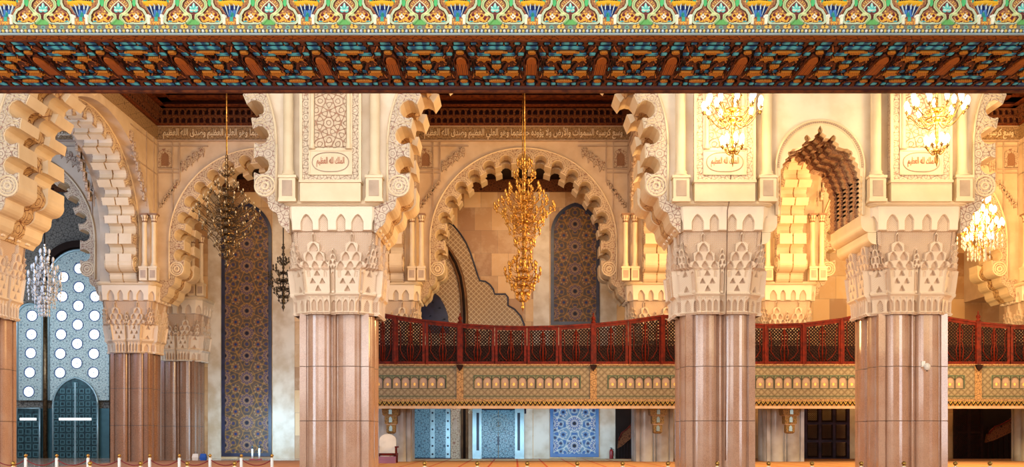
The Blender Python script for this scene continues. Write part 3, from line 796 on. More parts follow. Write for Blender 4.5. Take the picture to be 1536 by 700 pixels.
# painted cedar cornice and ceiling over the halls
def cornice(i, label):
    xa, xb = LX[i]+1.5, LX[i+1]-1.5; c = (xa+xb)/2; z0, z1 = WZ(190, YF)+.06, ZTOP-.4
    r = root('cedar_cornice', (c, YF, z0), label, 'cornice')
    w = xb-xa; n = int(w/.36); H = z1-z0
    mb = MB(); mb.box(-w/2, w/2, -.05, .08, 0, H); mb.box(-w/2, -w/2+.08, -16, 0, 0, H); mb.box(w/2-.08, w/2, -16, 0, 0, H); mb.build('backing', M['cornice_deep'], r)
    mb = MB(); mb.box(-w/2, w/2, -.16, -.0, -.02, .08); mb.box(-w/2, w/2, -.6, 0, H-.95, H-.85); mb.box(-w/2, w/2, -.9, 0, H-.55, H-.42); mb.box(-w/2, w/2, -1.3, 0, H-.2, H)
    for s_ in (-1, 1):
        for d, za, zb_ in ((.16, -.02, .08), (.6, H-.95, H-.85), (.9, H-.55, H-.42), (1.3, H-.2, H)):
            a, b = sorted((s_*w/2, s_*(w/2-d))); mb.box(a, b, -16, 0, za, zb_)
    mb.build('moulding', M['moulding_brown'], r)
    mb = MB(); p = w/n
    def cell(cx, z, pw, ph):
        o = [(cx-pw/2, z), (cx+pw/2, z), (cx+pw/2, z+ph), (cx-pw/2, z+ph)]
        rr = pw*.34; h = [(cx-rr, z+ph*.08), (cx+rr, z+ph*.08), (cx+rr, z+ph*.55)] + arc_pts(cx, z+ph*.55, rr, 0, 180, 8)[1:-1] + [(cx-rr, z+ph*.55)]
        return [o, h[::-1]]
    for k in range(n):
        cx = -w/2+p*(k+.5)
        mb.prism(cell(cx, .08, p, .42), -.22, -.08, 'y'); mb.prism(cell(cx, .5, p, .42), -.4, -.2, 'y')
    m2 = int(15.8/p)
    for k in range(m2):
        cy = -15.9+p*(k+.5)
        for s_ in (-1, 1):
            a, b = sorted((s_*(w/2-.1), s_*(w/2-.24))); mb.prism(cell(cy, .08, p, .42), a, b, 'x'); a, b = sorted((s_*(w/2-.2), s_*(w/2-.42))); mb.prism(cell(cy, .5, p, .42), a, b, 'x')
    mb.build('carved_cells', M['cornice'], r)
    for q in range(n):                                        # little gilt pendants below the cells
        pass
    return r
cornice(1, 'dark cedar cornice over the left hall beside the chandelier rope'); cornice(2, 'dark cedar cornice across the top of the central hall'); cornice(4, 'red painted cedar cornice over the far right hall'); cornice(0, 'dark cedar cornice over the blue-lit hall')
mb = MB(); mb.box(LX[0], LX[5]+2, YNB-.5, 72, ZTOP-.3, ZTOP); mb.build('ceiling', M['ceiling'])['kind'] = 'structure'
for i in (0, 1, 2, 4):                                         # coffer beams below the ceiling
    mb = MB(); xa, xb = LX[i]+3.2, LX[i+1]-3.2
    for k in range(7):
        yy = 58.2-k*1.9; mb.box(xa, xb, yy-.12, yy+.12, ZTOP-.62, ZTOP-.3)
    for k in range(8):
        xx = xa+(xb-xa)*k/7; mb.box(xx-.1, xx+.1, 46, 58.3, ZTOP-.55, ZTOP-.3)
    mb.build('ceiling_beams', M['moulding_brown'])['kind'] = 'structure'
mb = MB(); mb.box(LX[0], 40, YFB, YB, 18.9, 19.1); mb.build('ceiling', M['dark'])['kind'] = 'structure'
for i in (0, 1, 2, 4):
    mb = MB(); mb.box(LX[i]+1, LX[i+1]-1, YB-.25, YB, 18.1, 18.9); mb.build('trim_4', M['cornice'])['kind'] = 'structure'
# roof slab closing the top of the front wall
mb = MB(); mb.box(LX[0], 48, YN+.1, YNB+.2, ZTOP, ZTOP+.3); mb.build('ceiling', M['plaster'])['kind'] = 'structure'
# side walls of the back aisle
for i in (1, 2, 3, 4, 5):
    mb = MB(); mb.box(LX[i]-1.2, LX[i]+1.2, YFB, YB, 10.6, 19); mb.build('wall_aisle', M['plaster_far'])['kind'] = 'structure'

# ------------------------------------------------------------------ back wall with its doors and tile panels
mb = MB(); mb.box(-24.0, 48, YB, YB+.6, 0, 19); mb.build('wall_back', M['blocks'])['kind'] = 'structure'
mb = MB(); mb.box(48, 48.4, 30, YB, 0, ZTOP); mb.build('wall_right', M['plaster_far'])['kind'] = 'structure'
def zell_col(U, V, C, H, blue=False):
    p = 1.52; cu = (U+p/2) % p - p/2; cv = (V) % p - p/2; r = np.hypot(cu, cv); th = np.arctan2(cv, cu)
    bgc = (98, 78, 66) if not blue else (120, 150, 178); C[...] = lin(bgc)  # blue palette: bluish reflected light put into the tile colours
    q = np.cos(U*14)+np.cos(V*14)+np.cos((U+V)*9.9)+np.cos((U-V)*9.9)
    cset(C, np.abs(q) < .42, (150, 110, 62) if not blue else (206, 212, 214)); cset(C, q > 2.2, (66, 62, 92)); cset(C, q < -1.3, (80, 70, 66) if not blue else (70, 110, 170))
    st = .46+.06*np.cos(8*th)
    m = r < st; cset(C, m, (92, 76, 92) if not blue else (96, 118, 170))
    cset(C, m & (np.abs(np.sin(8*th)) < .35) & (r > .2), (158, 118, 74) if not blue else (214, 214, 210))
    cset(C, (r > .42+.05*np.cos(8*th)) & m, (160, 122, 78) if not blue else (222, 220, 214))
    cset(C, (r < .24), (120, 92, 82) if not blue else (150, 160, 190)); cset(C, (r > .20) & (r < .24), (160, 128, 92) if not blue else (214, 206, 190)); cset(C, r < .13, (30, 30, 44))
    # corner stars
    cu2 = U % p - p/2; cv2 = (V+p/2) % p - p/2; r2 = np.hypot(cu2, cv2); t2 = np.arctan2(cv2, cu2)
    m = r2 < .26+.05*np.cos(8*t2); cset(C, m, (126, 84, 60) if not blue else (104, 140, 186)); cset(C, m & (r2 > .2), (154, 124, 88) if not blue else (200, 200, 196)); cset(C, r2 < .1, (40, 56, 96))
    return C
def tile_panel(px0, px1, pyt, pyb, label, blue=False, pointed=True):
    xa, xb = WX(px0, YB), WX(px1, YB); c = (xa+xb)/2; w = xb-xa; z0, z1 = WZ(pyb, YB), WZ(pyt, YB)
    r = root('tile_panel', (c, YB, z0), label, 'tile panel')
    H = z1-z0; b = .22; hw = w/2; sp = H-hw*1.25 if pointed else H
    # pointed top: two arcs of radius R
    R = hw*1.3
    def outline(h):
        if not pointed: return [(-h, 0 if h == hw else b), (h, 0 if h == hw else b), (h, H-(hw-h)), (-h, H-(hw-h))]
        o = hw*1.3-hw; d = hw-h; RR = R-d; aa = math.degrees(math.acos(o/RR))
        zz = sp
        return [(-h, (0 if d == 0 else b)), (h, (0 if d == 0 else b)), (h, zz)] + arc_pts(-o, zz, RR, 0, aa, 14)[1:] + arc_pts(o, zz, RR, 180-aa, 180, 14)[1:-1] + [(-h, zz)]
    nv = int(H/.024); nu = int(w/.024)
    U, V = np.meshgrid(np.linspace(-hw+b*.9, hw-b*.9, nu), np.linspace(0, 1, nv))
    if pointed:
        o = hw*.3; RR = R-b*.5; top = sp+np.sqrt(np.clip(RR**2-(np.abs(U)+o)**2, 0, None))
    else: top = np.full_like(U, H-b*.5)
    V2 = b*.5 + V*(top-b*.5); C = zell_col(U+.0, V2, np.zeros(U.shape+(3,)), None, blue)
    me = grid_mesh('tiles', np.stack([U, np.full_like(U, -.05), V2], -1), C, smooth=False); put('tiles', me, M['zellij'], r)
    o1 = outline(hw); o2 = outline(hw-b); mb = MB(); mb.prism([o1, o2[::-1]], -.14, .02, 'y'); mb.build('border', M['border_blue'] if not blue else M['border_bluelit'], r)
    return r
M['border_blue'] = plain('navy_tile_border', L(44, 46, 72), .3, c2=L(34, 34, 50)); M['border_bluelit'] = plain('bluelit_tile_border', L(60, 110, 170), .3)
tile_panel(333, 408, 305, 684, 'tall arched mosaic tile panel standing left of the cartouche pillar')
tile_panel(826, 899, 305, 487, 'tall arched mosaic tile panel above the central balcony')
tile_panel(825, 898, 560, 685, 'square-cornered mosaic panel with blue light in its colours, below the central balcony', True, False)
# pale marble strips either side of the tall panels
for (a, b_, t, bt) in ((312, 332, 262, 688), (409, 442, 262, 688), (800, 824, 262, 688), (900, 925, 262, 688), (786, 799, 600, 688)):
    mb = MB(); mb.box(WX(a, YB), WX(b_, YB), YB-.035, YB, 0, WZ(t, YB)); mb.build('trim_5', M['marble_pale'])['kind'] = 'structure'
# diapered wall shape with the brown arch (upper left of the central hall)
cx = WX(641, YB)
def dl(pts): return [(WX(x, YB), WZ(y, YB)) for x, y in pts]
right = [(641, 318), (655, 322), (668, 330), (680, 338), (690, 350), (699, 364), (706, 380), (712, 398), (717, 414), (720, 421), (728, 422), (735, 427), (740, 434), (742, 441), (758, 441), (762, 446), (762, 458), (772, 464), (781, 474), (786, 486), (788, 500), (788, 620)]
loop = dl(right) + dl([(1282-x, y) for x, y in right])[::-1]
r = root('diapered_stucco_wall', (0, 0, 0), 'lobed expanse of diapered stucco around a brown arch, above the balcony', 'wall panel')
mb = MB(); mb.prism([loop], YB-.08, YB, 'y'); mb.build('diaper_field', M['diaper'], r)
mb = MB(); mb.tube([(x, YB-.1, z) for x, z in dl(right)], .06, 6); mb.tube([(x, YB-.1, z) for x, z in dl([(1282-x, y) for x, y in right])], .06, 6); mb.build('edge_moulding', M['border_blue'], r)
arch = [(641, 352), (652, 357), (664, 367), (675, 380), (684, 396), (691, 416), (695, 440), (697, 470), (697, 690)]
for wd, mt, nm in ((.26, 'brown_stone', 'arch_moulding'), (.1, 'dark', 'dark_bead')):  # slim dark tube laid over the wider brown one
    mb = MB()
    for q in (arch, [(1282-x, y) for x, y in arch]): mb.tube([(x, YB-.1 if wd > .2 else YB-.3, z) for x, z in dl(q)], wd, 8)
    mb.build(nm, M[mt], r)
dk = [(641, 432), (650, 438), (660, 446), (667, 458), (672, 472), (674, 490), (674, 500)]
lp = dl(dk) + dl([(1282-x, y) for x, y in dk])[::-1]
w_ = root('dark_window', (0, 0, 0), 'dark arched grille with round studs under the brown arch', 'window')
mb = MB(); mb.prism([lp], YB-.22, YB-.02, 'y'); mb.build('grille', M['grille_dark'] if 'grille_dark' in M else M['border_blue'], w_)
mb = MB()
for x, y in ((650, 455), (660, 463), (667, 480), (646, 475), (656, 485)): mb.lathe([(.05, 0), (.09, .02), (.05, .06)], 10, (WX(x, YB), YB-.25, WZ(y, YB)))
mb.build('studs', M['stud'], w_)
# doors below the balcony
def blue_door(px0, px1, label, studs):
    xa, xb = WX(px0, YB), WX(px1, YB); c = (xa+xb)/2; w = xb-xa; h = 3.9
    r = root('metal_door', (c, YB, 0), label, 'door')
    if studs:
        mb = MB(); mb.box(-w/2, w/2, -.12, 0, .05, h); mb.build('leaf', M['tile_blue'], r)
        for f in (.52, .93):
            x = -w/2+w*f; mb = MB(); mb.box(x-.15, x+.15, -.17, -.1, .05, h); st = mb.build('stud_strip', M['metal_trim'], r)
            mb = MB()
            for k in range(7):
                z = .3+k*.56; mb.add([(x+.07*math.cos(a), -.2+.05*(0 if q else 1), z+.07*math.sin(a)) for q in (0, 1) for a in [2*PI*i/10 for i in range(10)]], [tuple(range(10)), tuple(range(10, 20))]+[(i, (i+1)%10, 10+(i+1)%10, 10+i) for i in range(10)])
            mb.build('studs', M['stud'], st)
    else:
        for s_ in (-1, 1):
            mb = MB(); a, b_ = sorted((s_*w/2, s_*(w/2-.62))); mb.box(a, b_, -.3, 0, 0, h); mb.build('jamb', M['metal_trim'], r)
            mb = MB(); x = s_*(w/2-.36); mb.box(x-.09, x+.09, -.33, -.28, .55, 3.1); mb.build('slot', M['stud'], r)
            mb = MB(); a, b_ = sorted((s_*.02, s_*(w/2-.62))); mb.box(a, b_, -.14, 0, .05, 3.3); lf = mb.build('leaf', M['tile_blue'], r)
        mb = MB(); mb.box(-w/2, w/2, -.26, 0, 3.28, 3.5); mb.build('lintel', M['stud'], r)
        mb = MB()
        for rr in (.22, .42, .62): mb.tube([(rr*math.cos(2*PI*i/28), -.16, 2.35+rr*math.sin(2*PI*i/28)) for i in range(28)], .03, 5, closed=True)
        for i in range(20): a = 2*PI*i/20; mb.tube([(.1*math.cos(a), -.16, 2.35+.1*math.sin(a)), (.6*math.cos(a), -.16, 2.35+.6*math.sin(a))], .015, 4)
        mb.build('rosette', M['metal_trim'], r)
        mb = MB(); mb.box(-.05, .05, -.2, -.12, .9, 1.5); mb.build('handle', M['stud'], r)
    mb = MB(); mb.box(-w/2, w/2, -.14, 0, 0, .07); mb.build('sill', M['stud'], r)
    return r
blue_door(620, 676, 'blue star-patterned metal door with two columns of black studs', True)
blue_door(709, 786, 'pale blue double door with a large rosette under the balcony', False)
# stucco pier with niche between the two doors
r = root('niche_pier', (WX(683, YB), YB, 0), 'carved pier with a small blind niche between the two blue doors', 'pier')
mb = MB(); mb.box(-.3, .3, -.16, 0, 0, 4.); mb.build('pier', M['grey_pink'] if 'grey_pink' in M else M['carved_far'], r)
mb = MB(); mb.prism([[(-.15, 1.95), (.15, 1.95), (.15, 2.5), (0, 2.75), (-.15, 2.5)]], -.19, -.15, 'y'); mb.build('niche', M['frame_line'], r)
# dark doorways and lattice doors further right
def dark_opening(px0, px1, Yw, h, name='dark_doorway'):
    pass
def lattice_door(px0, px1, label, Y=66.8, nx=3, nz=3, h=3.55, mat='wood_purple', z0=.0):
    xa, xb = WX(px0, Y), WX(px1, Y); c = (xa+xb)/2; w = xb-xa
    r = root('lattice_door', (c, Y, z0), label, 'door')
    mb = MB(); cw = w/nx; chh = h/nz; fw = .09
    for i in range(nx+1): x = -w/2+cw*i; mb.box(x-fw, x+fw, -.1, .06, 0, h)
    for k in range(nz+1): z = chh*k; mb.box(-w/2, w/2, -.08, .04, max(0, z-fw), z+fw)
    mb.build('frame', M[mat], r)
    for i in range(nx):
        for k in range(nz):
            mb = MB(); x0, x1, za, zb_ = -w/2+cw*i+fw, -w/2+cw*(i+1)-fw, chh*k+fw, chh*(k+1)-fw
            diag_bars(mb, x0, x1, lambda x: za, lambda x: zb_, 0, .13, .035, .03)
            mb.box(x0, x1, .03, .05, za, za+.12); mb.box(x0+(x1-x0)*.0, x0+.07, -.05, .03, za, zb_); mb.box(x1-.07, x1, -.05, .03, za, zb_)
            mb.build('lattice', M['wood_dark'], r)
    return r
def diag_bars(mb, x0, x1, zlo, zhi, y, sp, w, t):
    """two sets of 45-degree bars clipped to x0..x1 and zlo..zhi (functions of x)"""
    zl = min(zlo(x0), zlo(x1)); zh = max(zhi(x0), zhi(x1)); n = int((x1-x0+zh-zl)/sp)+2
    for sgn in (1, -1):
        for i in range(n+1):
            off = i*sp
            # param x ; z = zl + off - (x-x0) (sgn 1) or zl + off - (x1-x)
            pts = []
            m = 24
            seg = []
            for j in range(m+1):
                x = x0+(x1-x0)*j/m; z = zl+off-((x-x0) if sgn == 1 else (x1-x))
                if zlo(x) <= z <= zhi(x): seg.append((x, z))
            if len(seg) >= 2:
                (xa, za), (xb, zb_) = seg[0], seg[-1]; dx, dz = xb-xa, zb_-za; l = math.hypot(dx, dz); nx_, nz_ = -dz/l*w/2, dx/l*w/2
                yy = y + (0 if sgn == 1 else .01)
                mb.add([(xa+nx_, yy-t, za+nz_), (xb+nx_, yy-t, zb_+nz_), (xb-nx_, yy-t, zb_-nz_), (xa-nx_, yy-t, za-nz_), (xa+nx_, yy+t, za+nz_), (xb+nx_, yy+t, zb_+nz_), (xb-nx_, yy+t, zb_-nz_), (xa-nx_, yy+t, za-nz_)],
                       [(0,1,2,3), (7,6,5,4), (0,4,5,1), (1,5,6,2), (2,6,7,3), (3,7,4,0)])
lattice_door(1208, 1272, 'dark purple lattice door of nine panels under the narrow balcony')
lattice_door(1142, 1165, 'narrow reddish lattice door beside the granite pillar', nx=1, nz=1, mat='wood_red')
lattice_door(1432, 1472, 'tall black lattice screen under the balcony at right', nx=2, nz=2, mat='wood_dark')
for a, b_ in ((923, 954), (1430, 1528)):
    mb = MB(); mb.box(WX(a, YB), WX(b_, YB), YB-.06, YB-.01, 0, 3.9); mb.build('door_1' if a < 1000 else 'door_2', M['dark'])['kind'] = 'structure'
for n_, (a, b_) in enumerate(((1166, 1207), (1273, 1300), (1528, 1560))):
    mb = MB(); mb.box(WX(a, YB), WX(b_, YB), YB-.05, YB, 0, 3.9); mb.build('trim_6', M['marble_pale'])['kind'] = 'structure'
for (a, b_, lab) in ((926, 952, 'curved wooden stair side in the dark doorway beside the granite shafts'), (1478, 1526, 'dark stair balustrade sloping behind the black screen at right')):
    r = root('stair_flight', (WX((a+b_)/2, 67), 67, 0), lab, 'stair'); w = (b_-a)*67/1500/2; zb_ = .7 if a < 1000 else 1.1
    prof = [(-w, zb_), (-w*.9, zb_+.5), (-w*.5, zb_+1.0), (0, zb_+1.2), (w*.5, zb_+1.5), (w, zb_+2.0), (w, zb_+1.1), (w*.5, zb_+.65), (0, zb_+.4), (-w*.5, zb_+.15)]
    mb = MB(); mb.prism([prof], -.15, .15, 'y'); mb.build('stringer', M['cornice'], r)
    mb = MB(); mb.tube([(x, -.2, z+.05) for x, z in prof[1:6]], .05, 6); mb.build('handrail', M['wood_red'], r)
    mb = MB()
    for k in range(6): x = -w+2*w*(k+.5)/6; mb.box(x-.03, x+.03, -.05, .05, 0, zb_+1.0+.12*k)
    mb.build('baluster', M['wood_dark'], r)

# ------------------------------------------------------------------ balcony
YBAL = 57.0
def rail_top(px):
    if px <= 1008: y = 491-19*(abs(px-790)/215.)**2
    elif px <= 1360: y = 488-15*(abs(px-1160)/130.)**2
    else: y = 490-15*(abs(px-1560)/150.)**2
    return WZ(y, YBAL)
XB0, XB1 = LX[2]-1.2, 33.5
ZB_BOT, ZB_Z1, ZF0, ZF1 = WZ(612, YBAL), WZ(602, YBAL), WZ(598, YBAL), WZ(547, YBAL)
bal = root('balcony', (0, YBAL, 0), 'long balcony with painted arcaded fascia running behind the pillars', 'balcony')
mb = MB(); mb.box(XB0, XB1, .22, 6., ZF0-.1, ZF1-.35); mb.build('floor_slab', M['dark'], bal)
mb = MB(); mb.box(XB0, XB1, .05, .3, ZB_BOT, ZF1); mb.build('backing', M['brown_stone'], bal)
def fascia(U, V, C, H):
    C[...] = lin((134, 126, 106)); s = .38
    a = np.abs(((U+V) % s)/s-.5); b = np.abs(((U-V) % s)/s-.5); d = np.minimum(a, b)
    cset(C, d < .12, (110, 98, 84)); cset(C, (a > .36) & (b > .36), (164, 154, 132)); cset(C, (a > .43) & (b > .43), (120, 90, 96))
    return C
def build_fascia(x0, x1, label, frames):
    """frames: list of (px0, px1) arcaded insets"""
    w = x1-x0; h = ZF1-ZF0; nu = int(w/.028); nv = int(h/.028)
    U, V = np.meshgrid(np.linspace(x0, x1, nu), np.linspace(0, h, nv)); H = np.zeros_like(U); C = np.zeros(U.shape+(3,)); fascia(U, V, C, H)
    py = 598-V*1500/YBAL; px = VPX+U*1500/YBAL
    for y in (551, 594): cset(C, np.abs(py-y) < .9, (70, 84, 66))
    for f0, f1, in frames:
        fr = (px > f0) & (px < f1) & (py > 562) & (py < 583); cset(C, fr, (74, 96, 84)); H[fr] += .03
        inn = (px > f0+1.3) & (px < f1-1.3) & (py > 563.6) & (py < 581.6); n = max(1, round((f1-f0)/13.6)); p = (f1-f0-2.6)/n
        t = ((px-f0-1.3) % p)-p/2; cset(C, inn, (116, 120, 98)); H[inn] -= .07
        rr = np.hypot(t, np.minimum(0, py-571.5)*.95); ar = inn & (rr < p*.44); H[inn & ~ar] += .05; cset(C, inn & (rr < p*.5), (52, 62, 56)); cset(C, ar, (150, 132, 118))
        cset(C, inn & (rr < p*.3) & (py < 574), (166, 144, 134)); cset(C, inn & (np.hypot(t, (py-576)*.8) < 1.7), (244, 200, 110)); cset(C, inn & (np.abs(np.abs(t)-p/2) < .7), (44, 52, 48))
    me = grid_mesh('fascia_panel', np.stack([U, -H, ZF0+V], -1), C, smooth=False); return put('fascia_panel', me, M['fascia'], bal)
build_fascia(XB0, WX(1020, YBAL), 'c', [(560, 670), (710, 871), (911, 1100)])
build_fascia(WX(1020, YBAL), WX(1350, YBAL), 'n', [(1050, 1300)])
build_fascia(WX(1350, YBAL), XB1, 'r', [(1350, 1447), (1487, 1640)])
for px in (690, 890, 1467): 
    mb = MB(); x = WX(px, YBAL); mb.box(x-.19, x+.19, -.06, .05, ZF0, ZF1); mb.build('pilaster_strip', M['fascia_strip'] if 'fascia_strip' in M else M['frieze_gold'], bal)
    mb = MB(); mb.prism([[(x-.2, ZF1), (x+.2, ZF1), (x+.16, ZF1-.16), (x, ZF1-.36), (x-.16, ZF1-.16)]], -.2, -.05, 'y'); mb.build('bracket_drop', M['wood_dark'], bal)
mb = MB(); mb.box(XB0, XB1, -.05, .1, ZF0-.15, ZF0); mb.box(XB0, XB1, -.08, .1, ZF1-.04, ZF1+.04); mb.build('moulding', M['rose'] if 'rose' in M else M['frieze_gold'], bal)
# zigzag moulding
zh = WZ(601, YBAL)-WZ(608.5, YBAL)+.03; z00 = WZ(608.5, YBAL)
nz_ = 16; nu = int((XB1-XB0)/.026)
U, V = np.meshgrid(np.linspace(XB0, XB1, nu), np.linspace(0, zh, nz_)); zz = np.abs((U % .26)/.13-1)*.2+.04
C = np.zeros(U.shape+(3,)); cset(C, np.ones(U.shape, bool), (160, 124, 68)); d = V-zz; cset(C, np.abs(d) < .06, (26, 26, 22)); cset(C, (d > .06) & (d < .11), (222, 186, 84)); cset(C, d > .12, (96, 112, 84))
put('zigzag_moulding', grid_mesh('zigzag_moulding', np.stack([U, -.02-.04*(np.abs(d) < .05), z00+V], -1), C, smooth=False), M['fascia'], bal)
mb = MB(); mb.box(XB0, XB1, -.03, .1, ZB_BOT-.02, z00); mb.build('lower_edge', M['frame_line'], bal)
# balustrade
bs = root('balustrade', (0, YBAL, 0), 'red-brown wooden balustrade of latticed panels with a sagging top rail', 'balustrade')
edges = [555, 593, 638, 690, 742, 790.5, 838, 890, 942.5, 993, 1040, 1094, 1148, 1205, 1262, 1318, 1364, 1412, 1467, 1515, 1563, 1611, 1650]
zb0 = ZF1+.04
for a, b_ in zip(edges[:-1], edges[1:]):
    x0, x1 = WX(a, YBAL), WX(b_, YBAL); fw = .17
    top = lambda x: rail_top(VPX+x*F/YBAL)
    mb = MB()
    for (u0, u1) in ((x0+.02, x0+fw), (x1-fw, x1-.02)): mb.prism([[(u0, zb0), (u1, zb0), (u1, top(u1)), (u0, top(u0))]], -.05, .06, 'y')
    n = 6; up = [(x0+.02+(x1-x0-.04)*k/n, top(x0+.02+(x1-x0-.04)*k/n)) for k in range(n+1)]
    mb.prism([up + [(x, z-.17) for x, z in up[::-1]]], -.045, .055, 'y'); mb.box(x0+.02, x1-.02, -.045, .055, zb0, zb0+.16)
    fr = mb.build('panel', M['wood_red'], bs)
    mb = MB(); diag_bars(mb, x0+fw, x1-fw, lambda x: zb0+.14, lambda x: top(x)-.15, .01, .185, .07, .022); mb.build('lattice', M['wood_dark'], fr)
    # raised tracery arches on the lattice
    mb = MB(); xc = (x0+x1)/2; zt = top(xc)-.2; hw = (x1-x0)/2-fw
    for s_ in (-1, 1):
        mb.tube([(xc+s_*hw*t, -.02, zb0+.2+(zt-zb0-.25)*q) for t, q in ((.15, 0), (.25, .3), (.12, .55), (.2, .8), (0, 1))], .028, 5)
        mb.tube([(xc+s_*hw*t, -.02, zb0+.2+(zt-zb0-.25)*q) for t, q in ((.3, 0), (.6, .12), (.85, .3), (.8, .6), (.9, .95))], .026, 5)
    mb.tube([(xc, -.02, zb0+.15), (xc, -.02, zt)], .05, 5); mb.build('tracery', M['wood_red'], fr)
for px in (593, 690, 890, 993, 1148, 1205, 1262, 1412, 1467, 1563):
    x = WX(px, YBAL); big = px in (690, 890, 1467); w = .13 if big else .07; zt = rail_top(px)+(.1 if big else .02)
    mb = MB(); mb.box(x-w, x+w, -.12, .08, zb0, zt); po = mb.build('post', M['wood_red'], bs)
    if big:
        mb = MB(); mb.lathe([(.13, 0), (.15, .05), (.08, .1), (.06, .14), (.12, .22), (.13, .28), (.07, .36), (.03, .42), (.05, .48), (.015, .6)], 12, (x, -.02, zt)); mb.build('finial', M['wood_red'], po)
mb = MB()
for a, b_ in zip(edges[:-1], edges[1:]):
    x0, x1 = WX(a, YBAL), WX(b_, YBAL); mb.prism([[(x0, rail_top(a)-.02), (x1, rail_top(b_)-.02), (x1, rail_top(b_)+.08), (x0, rail_top(a)+.08)]], -.1, .1, 'y')
mb.build('top_rail', M['wood_red'], bs)
# low dark timber screen behind the lattice, so that only the upper half is see-through
r = root('inner_bench_screen', (0, YBAL+1.2, 0), 'dark timber screen standing on the balcony behind the lattice', 'screen')
mb = MB(); mb.box(XB0, XB1, 0, .12, ZF1-.35, WZ(517, YBAL)); mb.build('board', M['wood_dark'], r)
mb = MB(); mb.box(XB0, XB1, -.05, .17, WZ(517, YBAL), WZ(515, YBAL)); mb.build('cap_rail', M['wood_red'], r)
# gilt brackets below the balcony
br = None
for px, lab in ((587, 'gilded stalactite bracket above the small chair'), (986, 'gilded stalactite bracket on the pale shafts right of the dark doorway'), (1184, 'gilded stalactite bracket beside the nine-panelled lattice door')):
    loc = (WX(px, 58.), 58., 0)
    if br is None:
        br = root('gilt_bracket', loc, lab, 'bracket')
        mb = MB()
        secs = []
        for w, z in ((.16, WZ(650, 58)), (.25, WZ(648, 58)), (.25, WZ(636, 58)), (.34, WZ(635, 58)), (.34, WZ(624, 58)), (.46, WZ(622, 58)), (.5, WZ(612, 58))):
            secs.append(([(-w, -w), (w, -w), (w, w), (-w, w)], z))
        stacked(mb, secs); mb.build('body', M['gilt'] if 'gilt' in M else M['moulding_gold'], br)
        for zc_, w in ((WZ(642, 58), .25), (WZ(629, 58), .34), (WZ(617, 58), .46)):
            mb = MB(); mb.prism([[(-.09, zc_-.16), (.09, zc_-.16), (.09, zc_+.08), (0, zc_+.18), (-.09, zc_+.08)]], -w-.04, -w+.02, 'y'); mb.build('niche', M['metal_trim'], br)
            mb = MB(); mb.box(-w-.04, w+.04, -w-.04, w, zc_+.2, zc_+.25); mb.build('ledge', M['gilt_edge'] if 'gilt_edge' in M else M['frame_line'], br)
        mb = MB()
        for k in range(7): x = -.6+.2*k; mb = MB(); mb.box(x-.06, x+.06, -.62, -.5, WZ(612, 58), WZ(604, 58)-.06); mb.build('dentil', M['dark'], br)
    else: copy_tree(br, lab, loc)

# ------------------------------------------------------------------ window wall in the left hall
YW = 69.0
def wp(px, py): return (WX(px, YW), WZ(py, YW))
mb = MB(); mb.box(-42, WX(232, YW), YW+.5, YW+.8, 0, 20); mb.build('wall_left_back', M['grey_carved'])['kind'] = 'structure'
circ = {'big': [(94, 415), (92.5, 444), (91.5, 473), (90.5, 501), (89.5, 530), (89, 558.5), (118, 402), (117.5, 430), (116.5, 458), (115.6, 486.5), (114.8, 515), (114, 544), (142, 444), (141, 473), (140.5, 501), (139.8, 530), (139, 558.5)],
        'small': [(47, 473), (46, 501), (45, 529), (43.5, 558), (42, 587)]}
def circle(px, py, r, n=20): c = wp(px, py); return [(c[0]+r*math.cos(2*PI*i/n), c[1]+r*math.sin(2*PI*i/n)) for i in range(n)]
def round_window_panel(key, x0, x1, ysp, label, ybot=600):
    c = (x0+x1)/2; hw = WX(x1, YW)-WX(c, YW); r = root('window_screen', (0, 0, 0), label, 'window')
    cxz = wp(c, ysp); ring = [wp(x0, ybot), wp(x1, ybot)] + arc_pts(cxz[0], cxz[1], hw, 0, 180, 20)
    holes = [circle(x, y, .345)[::-1] for x, y in circ[key]]
    mb = MB(); mb.prism([ring]+holes, YW+.1, YW+.25, 'y'); mb.build('pierced_screen', M['tile_grille'], r)
    mb = MB(); mb.prism([[(cxz[0]-hw, 0+WZ(ybot, YW))]+[(cxz[0]+hw, WZ(ybot, YW))]+arc_pts(cxz[0], cxz[1], hw, 0, 180, 20)], YW+.3, YW+.34, 'y'); mb.build('backing', M['tile_grille'], r)
    for x, y in circ[key]:
        mb = MB(); mb.prism([circle(x, y, .34)], YW+.16, YW+.2, 'y'); mb.build('round_pane', M['window'], r)
        q = wp(x, y); mb = MB(); mb.tube([(q[0]+.375*math.cos(2*PI*i/20), YW+.09, q[1]+.375*math.sin(2*PI*i/20)) for i in range(20)], .04, 5, closed=True); mb.build('ring', M['ring_blue'], r)
        mb = MB()
        for k in range(4): a = PI*k/4; mb.tube([(q[0]+.34*math.cos(a), YW+.15, q[1]+.34*math.sin(a)), (q[0]-.34*math.cos(a), YW+.15, q[1]-.34*math.sin(a))], .012, 4)
        mb.build('tracery', M['metal_trim'], r)
    mb = MB()
    mb.tube([(wp(x1, ybot)[0], YW+.05, wp(x1, ybot)[1])]+[(a, YW+.05, b) for a, b in arc_pts(cxz[0], cxz[1], hw, 0, 180, 20)]+[(wp(x0, ybot)[0], YW+.05, wp(x0, ybot)[1])], .09, 6); mb.build('surround', M['metal_trim'], r)
    return r
round_window_panel('big', 72, 165, 421, 'tall arched window screen with seventeen glowing round panes above the bronze door')
round_window_panel('small', 25, 64, 475, 'narrow window screen with five round panes in one column')
mb = MB(); cc = wp(118, 421); mb.prism([arc_pts(cc[0], cc[1], 50*YW/F, 0, 180, 24)+arc_pts(cc[0], cc[1], 60*YW/F, 180, 0, 24)], YW-.2, YW+.3, 'y'); mb.build('trim_7', M['brown_grey'] if 'brown_grey' in M else M['dark'])['kind'] = 'structure'
mb = MB()
